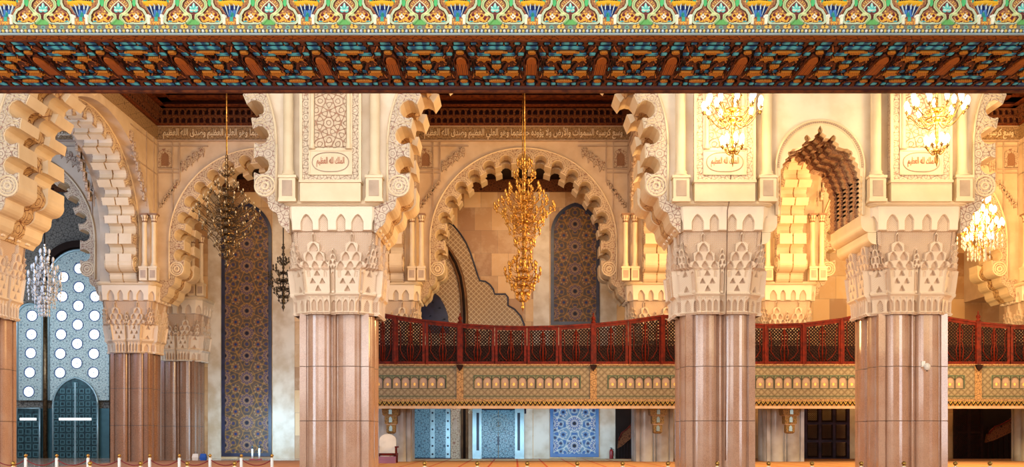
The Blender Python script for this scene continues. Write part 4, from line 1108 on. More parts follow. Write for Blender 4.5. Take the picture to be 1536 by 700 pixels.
for px in (68.5, 168): mb.lathe([(.16, 0), (.16, 11.5)], 12, (WX(px, YW), YW-.05, 0))
mb.build('trim_8', M['bronze'])['kind'] = 'structure'
def bronze_door(px0, px1, pytop, label, arched):
    c = (px0+px1)/2; xa, xb = WX(px0, YW), WX(px1, YW); hw = (xb-xa)/2; r = root('bronze_door', ((xa+xb)/2, YW, 0), label, 'door')
    zt = WZ(pytop, YW)
    if arched:
        sp = zt-hw*1.2; o = hw*.25; RR = hw*1.25; aa = math.degrees(math.acos(o/RR))
        ol = [(-hw, 0), (hw, 0), (hw, sp)]+arc_pts(-o, sp, RR, 0, aa, 10)[1:]+arc_pts(o, sp, RR, 180-aa, 180, 10)[1:-1]+[(-hw, sp)]
    else: ol = [(-hw, 0), (hw, 0), (hw, zt), (-hw, zt)]
    mb = MB(); mb.prism([ol], -.02, .2, 'y'); mb.build('leaf', M['metal_door'], r)
    mb = MB(); mb.tube([(x, -.05, z) for x, z in ol[2:]+[ol[0]]], .07, 6); mb.tube([(hw, -.05, 0), (hw, -.05, ol[2][1])], .07, 6); mb.build('surround', M['metal_trim'], r)
    mb = MB(); n = int(hw*2/.42); p = hw*2/n
    for i in range(n):
        for k in range(int(zt/p)):
            x = -hw+p*(i+.5); z = p*(k+.5)
            lim = zt if not arched else (sp+math.sqrt(max(0, (hw*1.25)**2-(abs(x)+hw*.25)**2))-p*.5 if z > sp-p*.5 else zt)
            if z+p*.4 < lim: mb.prism([[(x-p*.38, z-p*.38), (x+p*.38, z-p*.38), (x+p*.38, z+p*.38), (x-p*.38, z+p*.38)], [(x-p*.22, z-p*.22), (x-p*.22, z+p*.22), (x+p*.22, z+p*.22), (x+p*.22, z-p*.22)]], -.07, -.01, 'y')
    mb.build('coffers', M['door_relief'], r)
    mb = MB(); mb.box(-hw*.72, hw*.72, -.1, -.06, WZ(630, YW), WZ(626.5, YW)); mb.build('light_slot', M['slot'], r)
    if arched: mb = MB(); mb.box(-.05, .05, -.1, -.02, 0, zt-.3); mb.build('meeting_stile', M['metal_trim'], r)
    return r
M['door_relief'] = plain('door_relief', L(70, 108, 116), .35, .4)
bronze_door(80, 147, 567, 'large arched bronze double door with coffered panels below the round windows', True)
bronze_door(26, 60, 612, 'small square-headed bronze side door with a glowing slot', False)
mb = MB(); mb.box(WX(10, YW), WX(170, YW), YW+.26, YW+.3, 0, WZ(612, YW)); mb.build('baseboard_left', M['door_relief'])['kind'] = 'structure'

# ------------------------------------------------------------------ floor
mb = MB(); mb.box(-60, 60, -6, 75, -.2, 0); mb.build('floor', M['floor'])['kind'] = 'structure'
cp = MB(); cp.box(-7.5, 34, 27, 66.5, 0, .02); tag(cp.build('prayer_carpet', M['carpet']), 'long orange carpet with thin red lines covering the central floor', 'carpet')
cp = MB(); cp.box(-23, -8, 24, 62, 0, .018); tag(cp.build('prayer_carpet', plain('rose_carpet', L(176, 128, 104), .85)), 'plain rose carpet behind the left rope barrier', 'carpet')

# ------------------------------------------------------------------ foreground beam
BY0, BY1, BZ = 20.6, 24.0, 9.84
PER = 1.552
beam = root('painted_beam', (0, 0, 0), 'huge painted and carved wooden beam across the top of the view', 'beam')
def frieze_tile():
    nu, nv = 300, 170; w = 113.; h = 62.
    X, V = np.meshgrid(np.linspace(-w/2, w/2, nu), np.linspace(-13.5, h-13.5, nv)); aX = np.abs(X); C = np.zeros(X.shape+(3,)); H = np.zeros_like(X)
    cset(C, X == X, (214, 190, 120))
    # reddish ground with orange flecks
    g = V > 0; cset(C, g, (158, 98, 70)); q = np.cos(aX*.7+2)*np.cos(V*.8)+np.cos((aX+V)*.45); cset(C, g & (q > .9), (232, 190, 96)); cset(C, g & (q < -1.0), (140, 80, 70)); cset(C, g & (np.abs(q) < .12), (214, 176, 108))
    # lobed purple panels
    lob = ((aX-27)/15.)**2+((V-9)/9.)**2 < 1; cset(C, lob, (112, 44, 52)); H[lob] -= .02
    dd = np.hypot(aX-27, V-12); th = np.arctan2(V-12, aX-27)
    for (ax, av, rr) in ((20, 14, 3.2), (33, 15, 3.4), (27, 19, 3.2), (21, 6, 3.4), (35, 8, 3.)):
        m = np.abs(np.hypot(aX-ax, V-av)-rr) < .95; cset(C, m & lob, (240, 184, 78)); H[m & lob] += .02
    for ax, av, bx, bv in ((27, 9, 14, 5), (27, 6, 38, 2), (14, 5, 12, 9)): 
        m = segd(aX, V, ax, av, bx, bv) < 1.3; cset(C, m, (236, 176, 72)); H[m] += .015
    m = dd < 3.4+.8*np.cos(4*th); cset(C, m, (244, 238, 214)); cset(C, dd < 1.3, (186, 130, 80)); H[m] += .03
    cset(C, ((aX-36)/3.8)**2+((V-4)/2.2)**2 < 1, (96, 196, 196))
    # cream band framing lobes
    band = [(12, 0), (8, 4), (4, 9), (4.5, 13), (10, 16), (15, 21), (19, 26), (18, 33), (12, 40), (6, 48)]
    d = poly_d(aX, V, band); cset(C, d < 3.6, (84, 44, 34)); cset(C, d < 2.3, (206, 206, 146)); cset(C, d < .8, (150, 190, 130)); H[d < 2.7] += .03
    band2 = [(12, 0), (22, 1.2), (38, .9), (43, 4), (42, 14), (38, 21), (31, 25), (28, 32), (27, 48)]
    d = poly_d(aX, V, band2); cset(C, d < 3.2, (84, 56, 36)); cset(C, d < 1.9, (216, 214, 160)); cset(C, d < .7, (176, 206, 190)); H[d < 2.2] += .03
    # curled leaves
    for ax, av, r1, r2 in ((24, 33, 3, 6), (11, 15, 5, 2.2)):
        m = ((aX-ax)/r1)**2+((V-av)/r2)**2 < 1; cset(C, m, (92, 196, 120) if av > 20 else (220, 226, 160)); H[m] += .02
    # central teardrop
    t = np.clip((V-15)/22, 0, 1); wd = 12.5*np.sin(PI*np.clip(t, 0, 1)**.62)*(V > 15)*(V < 37)
    m = aX < wd; cset(C, m, (236, 232, 190)); m = aX < wd-1.6; cset(C, m, (122, 60, 60)); H[m] -= .02
    for k, a in enumerate((0, 38, 72)):
        ux, uz = math.sin(math.radians(a)), math.cos(math.radians(a)); s = (aX*ux+(V-20)*uz); p = np.abs(aX*uz-(V-20)*ux); ln = 13-3*k
        m = (s > 0) & (s < ln) & (p < 2.6*np.sin(PI*np.clip(s/ln, 0, 1))**.7); cset(C, m, (104, 204, 190)); cset(C, m & (p < .6), (222, 240, 220)); H[m] += .03
    # green foot
    m = (aX < 11-V*1.0) & (V > 0) & (V < 8); cset(C, m, (110, 178, 100)); cset(C, (aX < 1.2) & (V > 7) & (V < 16), (110, 56, 52))
    # lantern: dark fan with pale ribs under a gold roof
    L_ = w/2-aX                    # distance from the lantern axis
    fan = (V > 12) & (V < 31) & (L_ < 6+ (V-12)*.62); cset(C, fan, (26, 42, 96)); H[fan] -= .08
    ang = np.arctan2(L_-3.5, V-8); rib = np.abs(np.sin(ang*11)) < .42; cset(C, fan & rib, (206, 226, 226)); H[fan & rib] += .05
    cset(C, fan & (np.abs(L_-3) < 2.4) & (V < 24), (84, 140, 210)); cset(C, (L_ < 2.6) & (V > 5) & (V < 20), (70, 170, 150))
    roof = (np.abs(V-32-(8-L_)*.12) < 2.2) & (L_ < 18); cset(C, roof, (240, 184, 46)); H[roof] += .07
    up = (V > 34+(8-L_)*.12) & (L_ < 16); cset(C, up, (50, 34, 40)); cset(C, up & (np.abs(np.sin(L_*.9)) < .4), (196, 150, 60)); cset(C, (np.abs(L_-17) < 2.2) & (V > 33), (70, 170, 140)); H[up] -= .05
    for c0 in (10.2,):
        m = (np.abs(L_-c0) < 2.0) & (V > 0) & (V < 13); cset(C, m, (236, 236, 206)); H[m] += .05; m = (np.abs(L_-c0) < 3.4) & (np.abs(V-11) < 1.6); cset(C, m, (244, 244, 220)); H[m] += .05
    m = (L_ < 8) & (V > 0) & (V < 5); cset(C, m & (np.abs(np.sin(L_*.8)) < .6), (232, 160, 60))
    # lower borders
    b = V <= 0; cset(C, b, (128, 122, 104)); cset(C, (V <= 0) & (V > -.8), (70, 62, 50))
    t = (X+w/2) % 28.25-14.1; m = b & (V > -6.5) & (np.abs(t) < 5.5) & (np.abs(V+3.2-.0) < 2.6-np.abs(np.abs(t)-2.6)*.5); cset(C, m, (238, 190, 90)); cset(C, b & (np.hypot(t, V+2.8) < 1.1), (110, 70, 50))
    t2 = (X+w/2+14.1) % 28.25-14.1; m = b & (np.hypot(t2*.8, V+4) < 2.8) & (V > -6.5); cset(C, m, (112, 168, 144)); cset(C, b & (np.hypot(t2*.8, V+4) < 1.4), (90, 110, 120))
    bz = (V < -7.2) & (V > -12.2); cset(C, bz, (54, 62, 80)); pb = w/20.; tb = (X+w/2) % pb-pb/2; idx = np.floor((X+w/2)/pb).astype(int)
    rr = np.hypot(tb, V+9.6); m = bz & (rr < 2.2); H[m] += .05*np.sqrt(1-(rr[m]/2.2)**2); cset(C, m & (idx % 2 == 0), (236, 238, 226)); cset(C, m & (idx % 2 == 1), (232, 204, 110)); cset(C, m & (idx % 4 == 2), (196, 220, 236))
    cset(C, V <= -12.2, (150, 172, 176))
    s = BY0/F
    return grid_mesh('painted_panel', np.stack([X*s, -H, V*s+13.5*s], -1), C, smooth=True)
def soffit_tile():
    """carved coffers; local x in -PER/2..PER/2 (keyhole at 0), y from near edge (0) to far edge"""
    nu, nv = 200, 300; D = BY1-BY0-.62
    X, Yv = np.meshgrid(np.linspace(-PER/2, PER/2, nu), np.linspace(0, D, nv)); px = X/PER*104; ax = np.abs(px)
    Yw = BY0+.30+Yv; py = 652-1500*(BZ-EYE)/Yw                          # image row of each depth
    H = np.zeros_like(X); C = np.zeros(X.shape+(3,)); cset(C, X == X, (92, 38, 16))
    dep = lambda y: 1500*(BZ-EYE)/(652-y)                                # depth where a row lies
    grain = np.sin((px+py*1.1)*1.9)*np.sin((px-py*1.1)*1.9); cset(C, grain > .35, (150, 70, 26)); cset(C, grain < -.4, (52, 18, 12))
    def cell(cx, cy, w, h, depth=.03, kind='bar'):
        for c in {cx, -cx}:
            dx = np.abs(px-c); dy = py-cy; ady = np.abs(dy)
            def shp(e):
                if kind == 'bar': return (dx+np.clip(ady-h/4, 0, 99)*.9 < w/2+e) & (ady < h/2+e*.8)
                if kind == 'hex': return (dx < w/2+e) & (dx/(w/2+e)+ady/(h/2+e)*.6 < 1.15) & (ady < h/2+e)
                th = np.arctan2(dy*w/h, px-c); rr = np.hypot(dx/(w/2+e), dy/(h/2+e)); return rr < .60+.40*np.abs(np.cos(2.5*(th-PI/2)))**2.2
            rim = shp(2.1); m = shp(0); cset(C, rim & ~m, (16, 10, 14)); H[rim & ~m] = -.035  # near-black rim paints the shade round each cell
            H[m] = -.008 if kind == 'bar' else .02
            if kind == 'bar':
                k = np.clip(.5+.6*np.sin(px*.35+cy)+.3*np.sin(py*2.2), 0, 1)[m][:, None]; C[m] = lin((16, 84, 140))*(1-k)+lin((104, 222, 236))*k
            else:
                k = np.clip((dy/h+.5), 0, 1)[m][:, None]; n_ = (np.sin(px*2.2)*np.sin(py*2.4) > .5)[m][:, None]; C[m] = np.where(n_, lin((150, 84, 28)), lin((216, 134, 38)))
    # near-black gaps between the interlacing straps, shade put into the colour
    for (x0, y0, x1, y1, w_) in ((24, 69, 26, 79, 1.6), (8, 78, 12, 88, 1.6), (22, 90, 14, 101, 1.5), (44, 88, 36, 92, 1.8), (40, 96, 46, 104, 1.7), (20, 112, 38, 113, 1.3), (14, 119, 28, 121, 1.2), (46, 110, 52, 112, 1.6), (10, 70, 22, 71, 1.0), (40, 70, 48, 69, .9), (30, 121, 34, 125, 1.4), (8, 121, 10, 124, 1.4), (20, 96, 23, 99, 1.8), (48, 84, 52, 88, 1.6), (14, 92, 17, 95, 1.6)):
        m = segd(ax, py, x0, y0, x1, y1) < w_*1.3; cset(C, m, (18, 10, 14)); H[m] = -.05
    for x0, y0, x1, y1 in ((12, 70, 30, 92), (22, 95, 40, 78), (40, 115, 52, 103), (40, 88, 52, 100), (14, 118, 26, 96), (33, 98, 44, 118), (18, 64, 26, 72), (44, 64, 34, 74)):
        d = segd(ax, py, x0, y0, x1, y1); m = (np.abs(d-1.9) < .55); cset(C, m, (60, 22, 14)); m = d < .7; cset(C, m, (206, 116, 50))
    cell(0, 66, 15, 3.6); cell(21, 66, 8, 3.4); cell(52, 66, 21, 3.6); cell(36, 66, 6, 3)
    cell(0, 73, 18, 4.6); cell(52, 73, 44, 4.4); cell(0, 79, 12, 4, .03, 'hex')
    cell(52, 79, 34, 4, .03, 'hex')
    cell(16, 82, 9, 4); cell(34, 88, 22, 9, .03, 'star'); cell(34, 82.5, 19, 3.6)
    cell(52, 99, 14, 7, .03, 'hex'); cell(52, 94, 13, 3.4)
    cell(28, 110, 25, 11, .03, 'star'); cell(27, 103.6, 17, 3.4); cell(14, 105, 5, 3.5)
    cell(52, 117, 44, 3.6); cell(0, 117, 13, 3.6); cell(52, 121.4, 26, 3, .03, 'hex'); cell(0, 121.5, 12, 3, .03, 'hex')
    cell(0, 126.6, 14, 3.6); cell(21, 126.6, 9, 3.4); cell(52, 126.6, 20, 3.6); cell(36, 126.6, 7, 3)
    cell(45, 108, 6, 3)
    key = (np.hypot(px, (py-94)*1.0) < 7.5) | ((ax < 9) & (py > 98) & (py < 111)); ring_ = (np.hypot(px, py-94) < 10.0) & ~key
    H[ring_] = -.06; cset(C, ring_ & (py < 95), (16, 14, 26)); H[key] = .02; g2 = np.abs(np.sin(px*1.1)) < .5; cset(C, key, (190, 98, 30)); cset(C, key & g2 & (py > 95), (86, 34, 18))
    for s in (12, 15, 18):
        m = (np.abs(ax-s) < .7) & (py > 86) & (py < 114); H[m] = -.03; cset(C, m, (60, 24, 16))
    return grid_mesh('coffer_panel', np.stack([X, Yv, -H], -1), C, smooth=False)
ft, st = frieze_tile(), soffit_tile()
ft.materials.append(M['painted']); st.materials.append(M['soffit'])
X0 = -1.18                                              # a lantern / keyhole axis
for k in range(-8, 9):
    put('painted_panel', ft, None, beam, (X0+PER/2+k*PER, BY0, BZ+.02))
    put('coffer_panel', st, None, beam, (X0+k*PER, BY0+.30, BZ))
BX = 8.6*PER
mb = MB(); mb.box(-BX-.5, BX-.5, BY0+.12, BY1, BZ+.25, BZ+2.2); mb.build('beam_core', M['dark'], beam)
mb = MB(); mb.box(-BX-.5, BX-.5, BY0-.03, BY0+.12, BZ-.01, BZ+.019); mb.build('edge_moulding', M['moulding_blue'], beam)
mb = MB(); mb.box(-BX-.5, BX-.5, BY0+.02, BY0+.24, BZ-.015, BZ+.015); mb.build('gilt_border', M['moulding_gold'], beam)
mb = MB(); mb.box(-BX-.5, BX-.5, BY0+.23, BY0+.31, BZ-.03, BZ+.25); mb.build('inner_bead', M['moulding_brown'], beam)
mb = MB(); mb.box(-BX-.5, BX-.5, BY1-.33, BY1-.12, BZ-.01, BZ+.25); mb.build('plum_band', M['moulding_plum'], beam)
mb = MB(); mb.box(-BX-.5, BX-.5, BY1-.12, BY1, BZ-.05, BZ+.25); mb.build('rear_edge', M['moulding_brown'], beam)

# ------------------------------------------------------------------ chandeliers
def arm_mesh(R, drop=.25, r=.017):
    mb = MB(); pts = []
    for i in range(13):
        t = i/12; pts.append((R*t, 0, -drop*math.sin(PI*min(1, t*1.15))*1.0 + (t**3)*drop*.9))
    mb.tube(pts, r, 5)
    sc_ = [(R*.45+.16*R*math.cos(a)*(1-a/9), 0, -drop*.2+.16*R*math.sin(a)*(1-a/9)) for a in [i*.6 for i in range(12)]]
    mb.tube(sc_, r*.7, 4)
    z = drop*.9; z = pts[-1][2]
    mb.lathe([(.01, -.08), (.03, -.03), (.085, .03), (.03, .04), (.02, .08), (.04, .1)], 8, (R, 0, z))
    return mb.mesh('arm'), (R, 0, z+.1)
def bulb_mesh(s=1.):
    mb = MB(); mb.lathe([(.03*s, 0), (.055*s, .05*s), (.075*s, .14*s), (.06*s, .21*s), (.02*s, .27*s)], 8); return mb.mesh('bulb')
def drop_mesh():
    mb = MB(); mb.lathe([(.004, 0), (.03, -.06), (.035, -.1), (.004, -.2)], 6, smooth=False); return mb.mesh('crystal_drop')
def chandelier(name, label, loc, tiers, stem, metal, bulbm, rod_to, rodmat=None, bs=1., drops=False, group=None):
    """tiers: (z, radius, n, drop); stem profile list (r,z); z relative to loc"""
    r = root(name, loc, label, 'chandelier', group)
    mb = MB(); mb.lathe(stem, 14); mb.build('stem', metal, r)
    if rod_to:
        mb = MB(); z0 = max(s[1] for s in stem); mb.tube([(0, 0, z0), (0, 0, rod_to-loc[2])], .035, 6); mb.build('suspension_rod', rodmat or metal, r)
    bm_ = bulb_mesh(bs); bm_.materials.append(bulbm)
    for q, (z, R, n, drop) in enumerate(tiers):
        am, tip = arm_mesh(R, drop); am.materials.append(metal); off = random.random()*.5
        for k in range(n):
            a = 2*PI*(k+off)/n
            o = put('arm', am, None, r, (0, 0, z)); o.rotation_euler = (0, 0, a)
            b = put('candle_bulb', bm_, None, o, tip)
        mb = MB(); mb.tube([(R*.35*math.cos(2*PI*i/24), R*.35*math.sin(2*PI*i/24), z-.03) for i in range(24)], .03, 5, closed=True)
        mb.lathe([(R*.12, -.08), (R*.2, 0), (R*.12, .07)], 12, (0, 0, z)); mb.build('ring', metal, r)
        if drops:
            dm = MB()
            for k in range(n*2):
                a = 2*PI*k/(n*2); rr = R*(.5+.5*((k*7) % 5)/4)
                for j in range(3): dm.lathe([(.004, 0), (.035, -.06), (.04, -.1), (.004, -.2)], 5, (rr*math.cos(a), rr*math.sin(a), z-.05-.22*j), smooth=False)
            o = dm.build('crystal_drops', M['crystal'], r); o['kind'] = 'stuff'
    return r
def stem_profile(z1, s=1.):
    """baluster stem from 0 up to z1"""
    p = [(.01, -.12*s)]; n = max(4, int(z1/.35)); rnd = random.Random(int(z1*100))
    for i in range(n):
        z = z1*i/n; d = z1/n; b = s*(.07+.09*rnd.random()); b *= .7; p += [(.03*s, z), (b, z+d*.3), (b*.8, z+d*.5), (.04*s, z+d*.7), (.07*s, z+d*.85)]
    p += [(.03, z1)]; return p
CY = 50.
zt = lambda py, Y=CY: WZ(py, Y)
def tz(base_py, py, Y): return WZ(py, Y)-WZ(base_py, Y)
b0 = 400
chandelier('gold_chandelier', 'large unlit gold chandelier hanging in the central arch', tuple(P(787, b0, CY)),
  [(tz(b0, 251, CY), .35, 6, .1), (tz(b0, 270, CY), .52, 8, .15), (tz(b0, 290, CY), .78, 8, .2), (tz(b0, 300, CY), .95, 10, .22), (tz(b0, 311, CY), 1.15, 12, .25), (tz(b0, 322, CY), 1.5, 14, .3), (tz(b0, 332, CY), 1.1, 12, .25), (tz(b0, 343, CY), .95, 10, .25), (tz(b0, 356, CY), .75, 8, .2), (tz(b0, 372, CY), .5, 8, .15), (tz(b0, 386, CY), .3, 4, .1)],
  stem_profile(tz(b0, 236, CY), 1.2), M['brass'], M['brass_cup'] if 'brass_cup' in M else M['brass'], 21.9)
YC = 54.
chandelier('gold_chandelier', 'small gold chandelier hanging just below the large central one', tuple(P(784, 464, YC)),
  [(tz(464, 396, YC), .45, 8, .12), (tz(464, 405, YC), .75, 10, .15), (tz(464, 416, YC), .98, 12, .22), (tz(464, 427, YC), .85, 10, .2), (tz(464, 438, YC), .6, 8, .15), (tz(464, 450, YC), .35, 6, .1)],
  stem_profile(tz(464, 380, YC), 1.), M['brass'], M['brass'], 21.9)
YC = 50.
chandelier('crystal_chandelier', 'large dark bronze chandelier hanging from a gold rope in the left arch', tuple(P(340, 400, YC)),
  [(tz(400, 262, YC), .35, 6, .1), (tz(400, 282, YC), .55, 8, .15), (tz(400, 294, YC), .8, 10, .2), (tz(400, 306, YC), 1.1, 10, .22), (tz(400, 316, YC), 1.35, 12, .25), (tz(400, 327, YC), 1.6, 12, .3), (tz(400, 338, YC), 1.35, 12, .28), (tz(400, 350, YC), 1.2, 10, .25), (tz(400, 362, YC), .9, 8, .22), (tz(400, 374, YC), .6, 8, .18), (tz(400, 386, YC), .35, 4, .1)],
  stem_profile(tz(400, 232, YC), 1.2), M['bronze'], M['bulb_off'], 21.9, rodmat=M['brass'], bs=.5, drops=False)
YC = 56.
chandelier('crystal_chandelier', 'small black-bronze chandelier beside the cartouche pillar', tuple(P(425, 464, YC)),
  [(tz(464, 395, YC), .3, 6, .1), (tz(464, 408, YC), .55, 8, .15), (tz(464, 420, YC), .8, 10, .2), (tz(464, 432, YC), .8, 10, .2), (tz(464, 443, YC), .5, 8, .15), (tz(464, 453, YC), .25, 4, .1)],
  stem_profile(tz(464, 365, YC), 1.), M['iron'], M['iron'], 21.9, bs=.7)
YC = 55.
chandelier('crystal_chandelier', 'white crystal chandelier in front of the round windows', tuple(P(67, 472, YC)),
  [(tz(472, 385, YC), .25, 6, .08), (tz(472, 398, YC), .45, 8, .12), (tz(472, 410, YC), .65, 8, .15), (tz(472, 422, YC), .85, 10, .2), (tz(472, 433, YC), .8, 10, .2), (tz(472, 444, YC), .55, 8, .15), (tz(472, 456, YC), .3, 6, .1)],
  stem_profile(tz(472, 365, YC), 1.), M['silver'], M['crystal'], 21.9, rodmat=M['iron'], drops=True)
YC = 38.2
lt6 = [(tz(250, 182, YC), 1.08, 11, .3), (tz(250, 168, YC), .85, 7, .25), (tz(250, 230, YC), .38, 7, .15)]
c6 = chandelier('lit_chandelier', 'brightly lit chandelier in front of the pillar with the hanging cable', tuple(P(1099, 246, YC)), lt6, stem_profile(tz(250, 150, YC), .9), M['brass'], M['bulb'], 15.9, bs=1.35, drops=False)
c7 = copy_tree(c6, 'brightly lit chandelier in front of the pillar with the white camera', tuple(P(1405, 246, YC)))
YC = 46.
c8 = chandelier('lit_chandelier', 'lit gold chandelier with two rings of bulbs hanging right of the pillars', tuple(P(1470, 382, YC)),
  [(tz(382, 330, YC), .62, 10, .2), (tz(382, 350, YC), .95, 14, .2), (tz(382, 312, YC), .4, 6, .15), (tz(382, 368, YC), .5, 8, .15)], stem_profile(tz(382, 296, YC), 1.1), M['brass'], M['bulb'], 21.9, bs=1.2, drops=True)
for o in (c6, c7, c8):
    l = bpy.data.lights.new('chandelier_glow', 'POINT'); l.energy = 750 if o is not c8 else 1500; l.color = (1., .74, .34); l.shadow_soft_size = .7
    lo = bpy.data.objects.new('chandelier_glow', l); COL.objects.link(lo); lo.location = Vector(o.location)+Vector((0, -.2 if o is not c8 else 0, 1.7))

# ------------------------------------------------------------------ stanchions and ropes
def stanchion(loc, lab):
    r = root('stanchion', loc, lab, 'stanchion', 'white rope posts')
    MB().lathe([(.17, 0), (.17, .02), (.14, .04), (.05, .06), (.038, .1)], 18).build('base', M['brass'], r)
    MB().lathe([(.043, .08), (.043, .93), (.035, .945)], 14).build('post', M['white'], r)
    MB().lathe([(.03, .93), (.04, .94), (.02, .955), (.02, .965), (.04, .98), (.05, 1.005), (.04, 1.03), (.01, 1.05)], 14).build('ball_finial', M['brass'], r)
    return r
S0 = None; YR = 28.
xs = [38.5-46, 38.5, 85, 132, 179, 224.5, 269, 315, 362, 408]
ordw = ['at the left frame edge', 'nearest the left edge in the long rope line', 'second along the rope line from the left', 'third along the rope line from the left', 'fourth along the rope line, before the pale granite shaft', 'fifth along the rope line, right of the brown shafts', 'sixth along the rope line, by the dark shafts', 'seventh along the rope line, near the small bags', 'eighth along the rope line, before the tile panel', 'last along the rope line, beside the big pillar']
for px, w in zip(xs, ordw):
    loc = (WX(px, YR), YR, .02); lab = 'white rope post with brass ball ' + w
    if S0 is None: S0 = stanchion(loc, lab)
    else: copy_tree(S0, lab, loc)
for k, (a, b_) in enumerate(zip(xs[:-1], xs[1:])):
    x0, x1 = WX(a, YR), WX(b_, YR); mb = MB(); mb.tube([(x0+(x1-x0)*t, YR, .92-.17*4*t*(1-t)) for t in [i/12 for i in range(13)]], .016, 6)
    tag(mb.build('barrier_rope', M['rope']), 'sagging burgundy rope right of the post %s' % w if False else 'sagging burgundy rope between posts, ' + ['off the left edge', 'first in view', 'second in view', 'third in view before the bronze door', 'fourth in view before the granite shaft', 'fifth in view', 'sixth in view', 'seventh in view under the small bags', 'eighth in view before the tile panel'][k], 'rope', 'burgundy barrier ropes')
xr = [20, 135, 211, 281, 352, 637, 716, 791, 866, 934, 1002, 1076, 1153, 1218, 1292, 1356, 1433, 1485]
where = ['in front of the left pillar edge', 'in front of the bronze door', 'below the granite shaft at left', 'below the dark shafts', 'below the tall tile panel', 'below the studded blue door', 'below the rosette door', 'below the pale wall between doors', 'below the square blue-lit tile panel', 'left of the dark doorway', 'at the left foot of the cable pillar', 'at the foot of the cable pillar', 'below the narrow red lattice door', 'below the nine-panelled lattice door', 'at the left foot of the camera pillar', 'at the foot of the camera pillar', 'at the right foot of the camera pillar', 'below the black screen at right']
NR = None
for px, w in zip(xr, where):
    Y2 = 21.0; loc = (WX(px, Y2), Y2, 0 if px > 0 else 0); lab = 'nearer rope post, only its brass tip showing, ' + w
    if NR is None: NR = copy_tree(S0, lab, loc, group='nearer rope posts at the bottom edge')
    else: copy_tree(S0, lab, loc, group='nearer rope posts at the bottom edge')
# ------------------------------------------------------------------ small things
loc = (WX(587, 58.6), 57.4, 0)
r = CH = root('preacher_chair', loc, 'small carved chair with a white arched back below the bracket', 'chair')
mb = MB(); mb.box(-.42, .42, -.35, .35, .38, .5); mb.build('seat', M['chair_pink'] if 'chair_pink' in M else M['wood_red'], r)
mb = MB(); mb.prism([[(-.34, .5), (.34, .5), (.34, 1.15)]+arc_pts(0, 1.15, .34, 0, 180, 12)[1:]], .22, .32, 'y'); mb.build('backrest', M['white'], r)
for s_ in (-1, 1):
    mb = MB(); mb.box(s_*.4-.05, s_*.4+.05, -.34, .3, .78, .86); mb.box(s_*.4-.04, s_*.4+.04, -.34, -.26, .5, .8); mb.build('armrest', M['wood_red'], r)
    for y in (-.28, .28): mb = MB(); mb.box(s_*.36-.05, s_*.36+.05, y-.05, y+.05, 0, .38); mb.build('leg', M['wood_red'], r)
for k in range(3):
    mb = MB(); mb.box(-.4, .4, -.45-.12*k, -.33-.12*k, 0, .34-.11*k); mb.build('step', M['mauve'], r)
CH.scale = (1.4, 1.2, 1.1); CH.location = (CH.location.x, 56.6, .02)
r = root('fire_extinguisher', (WX(917, 67.3), 67.3, 0), 'red fire extinguisher on the floor left of the dark doorway', 'extinguisher')
MB().lathe([(.12, 0), (.13, .03), (.13, .5), (.1, .6), (.04, .65)], 14).build('cylinder', M['red'], r)
mb = MB(); mb.lathe([(.035, .65), (.035, .72)], 8); mb.box(-.1, .06, -.02, .02, .71, .75); mb.build('valve', M['black'], r)
mb = MB(); mb.tube([(.03, -.02, .7), (.16, -.04, .62), (.17, -.04, .35), (.15, -.04, .2)], .018, 6); mb.build('hose', M['black'], r)
def bag(px, lab, mat):
    r = root('shopping_bag', (WX(px, 62), 62, 0.02), lab, 'bag')
    mb = MB(); stacked(mb, [([(-.17, -.1), (.17, -.1), (.17, .1), (-.17, .1)], 0), ([(-.2, -.13), (.2, -.13), (.2, .13), (-.2, .13)], .2), ([(-.16, -.05), (.16, -.05), (.16, .05), (-.16, .05)], .42)]); mb.build('body', M[mat], r)
    mb = MB(); mb.tube([(-.08, 0, .4), (-.06, 0, .52), (.06, 0, .52), (.08, 0, .4)], .014, 5); mb.build('handle', M['black'], r)
bag(293.5, 'small white and black bag at the foot of the dark pillar', 'white'); bag(305, 'small blue bag at the foot of the dark pillar', 'blue_fabric')
for px, lab, h in ((378.5, 'thin white post with dark top before the tile panel, the more isolated one', .95), (389, 'white post with a bulky dark top before the tile panel', 1.0)):
    r = root('microphone_stand', (WX(px, 64), 64, 0.0), lab, 'stand')
    MB().lathe([(.22, 0), (.2, .05), (.05, .08), (.03, .1)], 14).build('base', M['red'], r)
    MB().lathe([(.06, .08), (.055, h*.72), (.03, h*.75)], 10).build('pole', M['white'], r)
    MB().lathe([(.02, h*.74), (.06, h*.8), (.08, h*.88), (.04, h)], 10).build('head', M['black'], r)
# camera on the pillar and the cable
r = root('security_camera', tuple(P(1388, 548, YN-.2)), 'small white security camera on the granite pillar', 'camera')
mb = MB(); mb.box(-.14, .0, .0, .12, -.05, .18); mb.build('bracket', M['white'], r)
mb = MB(); mb.lathe([(.05, -.2), (.11, -.15), (.13, -.05), (.1, .05), (.04, .1)], 14, (.05, -.05, 0)); mb.build('housing', M['white'], r)
mb = MB(); mb.lathe([(.02, -.23), (.05, -.2), (.05, -.17)], 10, (.05, -.05, 0)); mb.build('lens', M['black'], r)
mb = MB(); yq = YN-.35
mb.tube([tuple(P(1097, 250, yq)), tuple(P(1094, 300, yq+.0)), tuple(P(1091, 316, yq)), tuple(P(1090, 400, yq+.1)), tuple(P(1089, 470, yq+.2)), tuple(P(1089, 575, yq+.3)), tuple(P(1088, 690, yq+.4))], .022, 5)
tag(mb.build('hanging_cable', M['brown_stone']), 'thin dark cable running down the front of the pillar', 'cable')

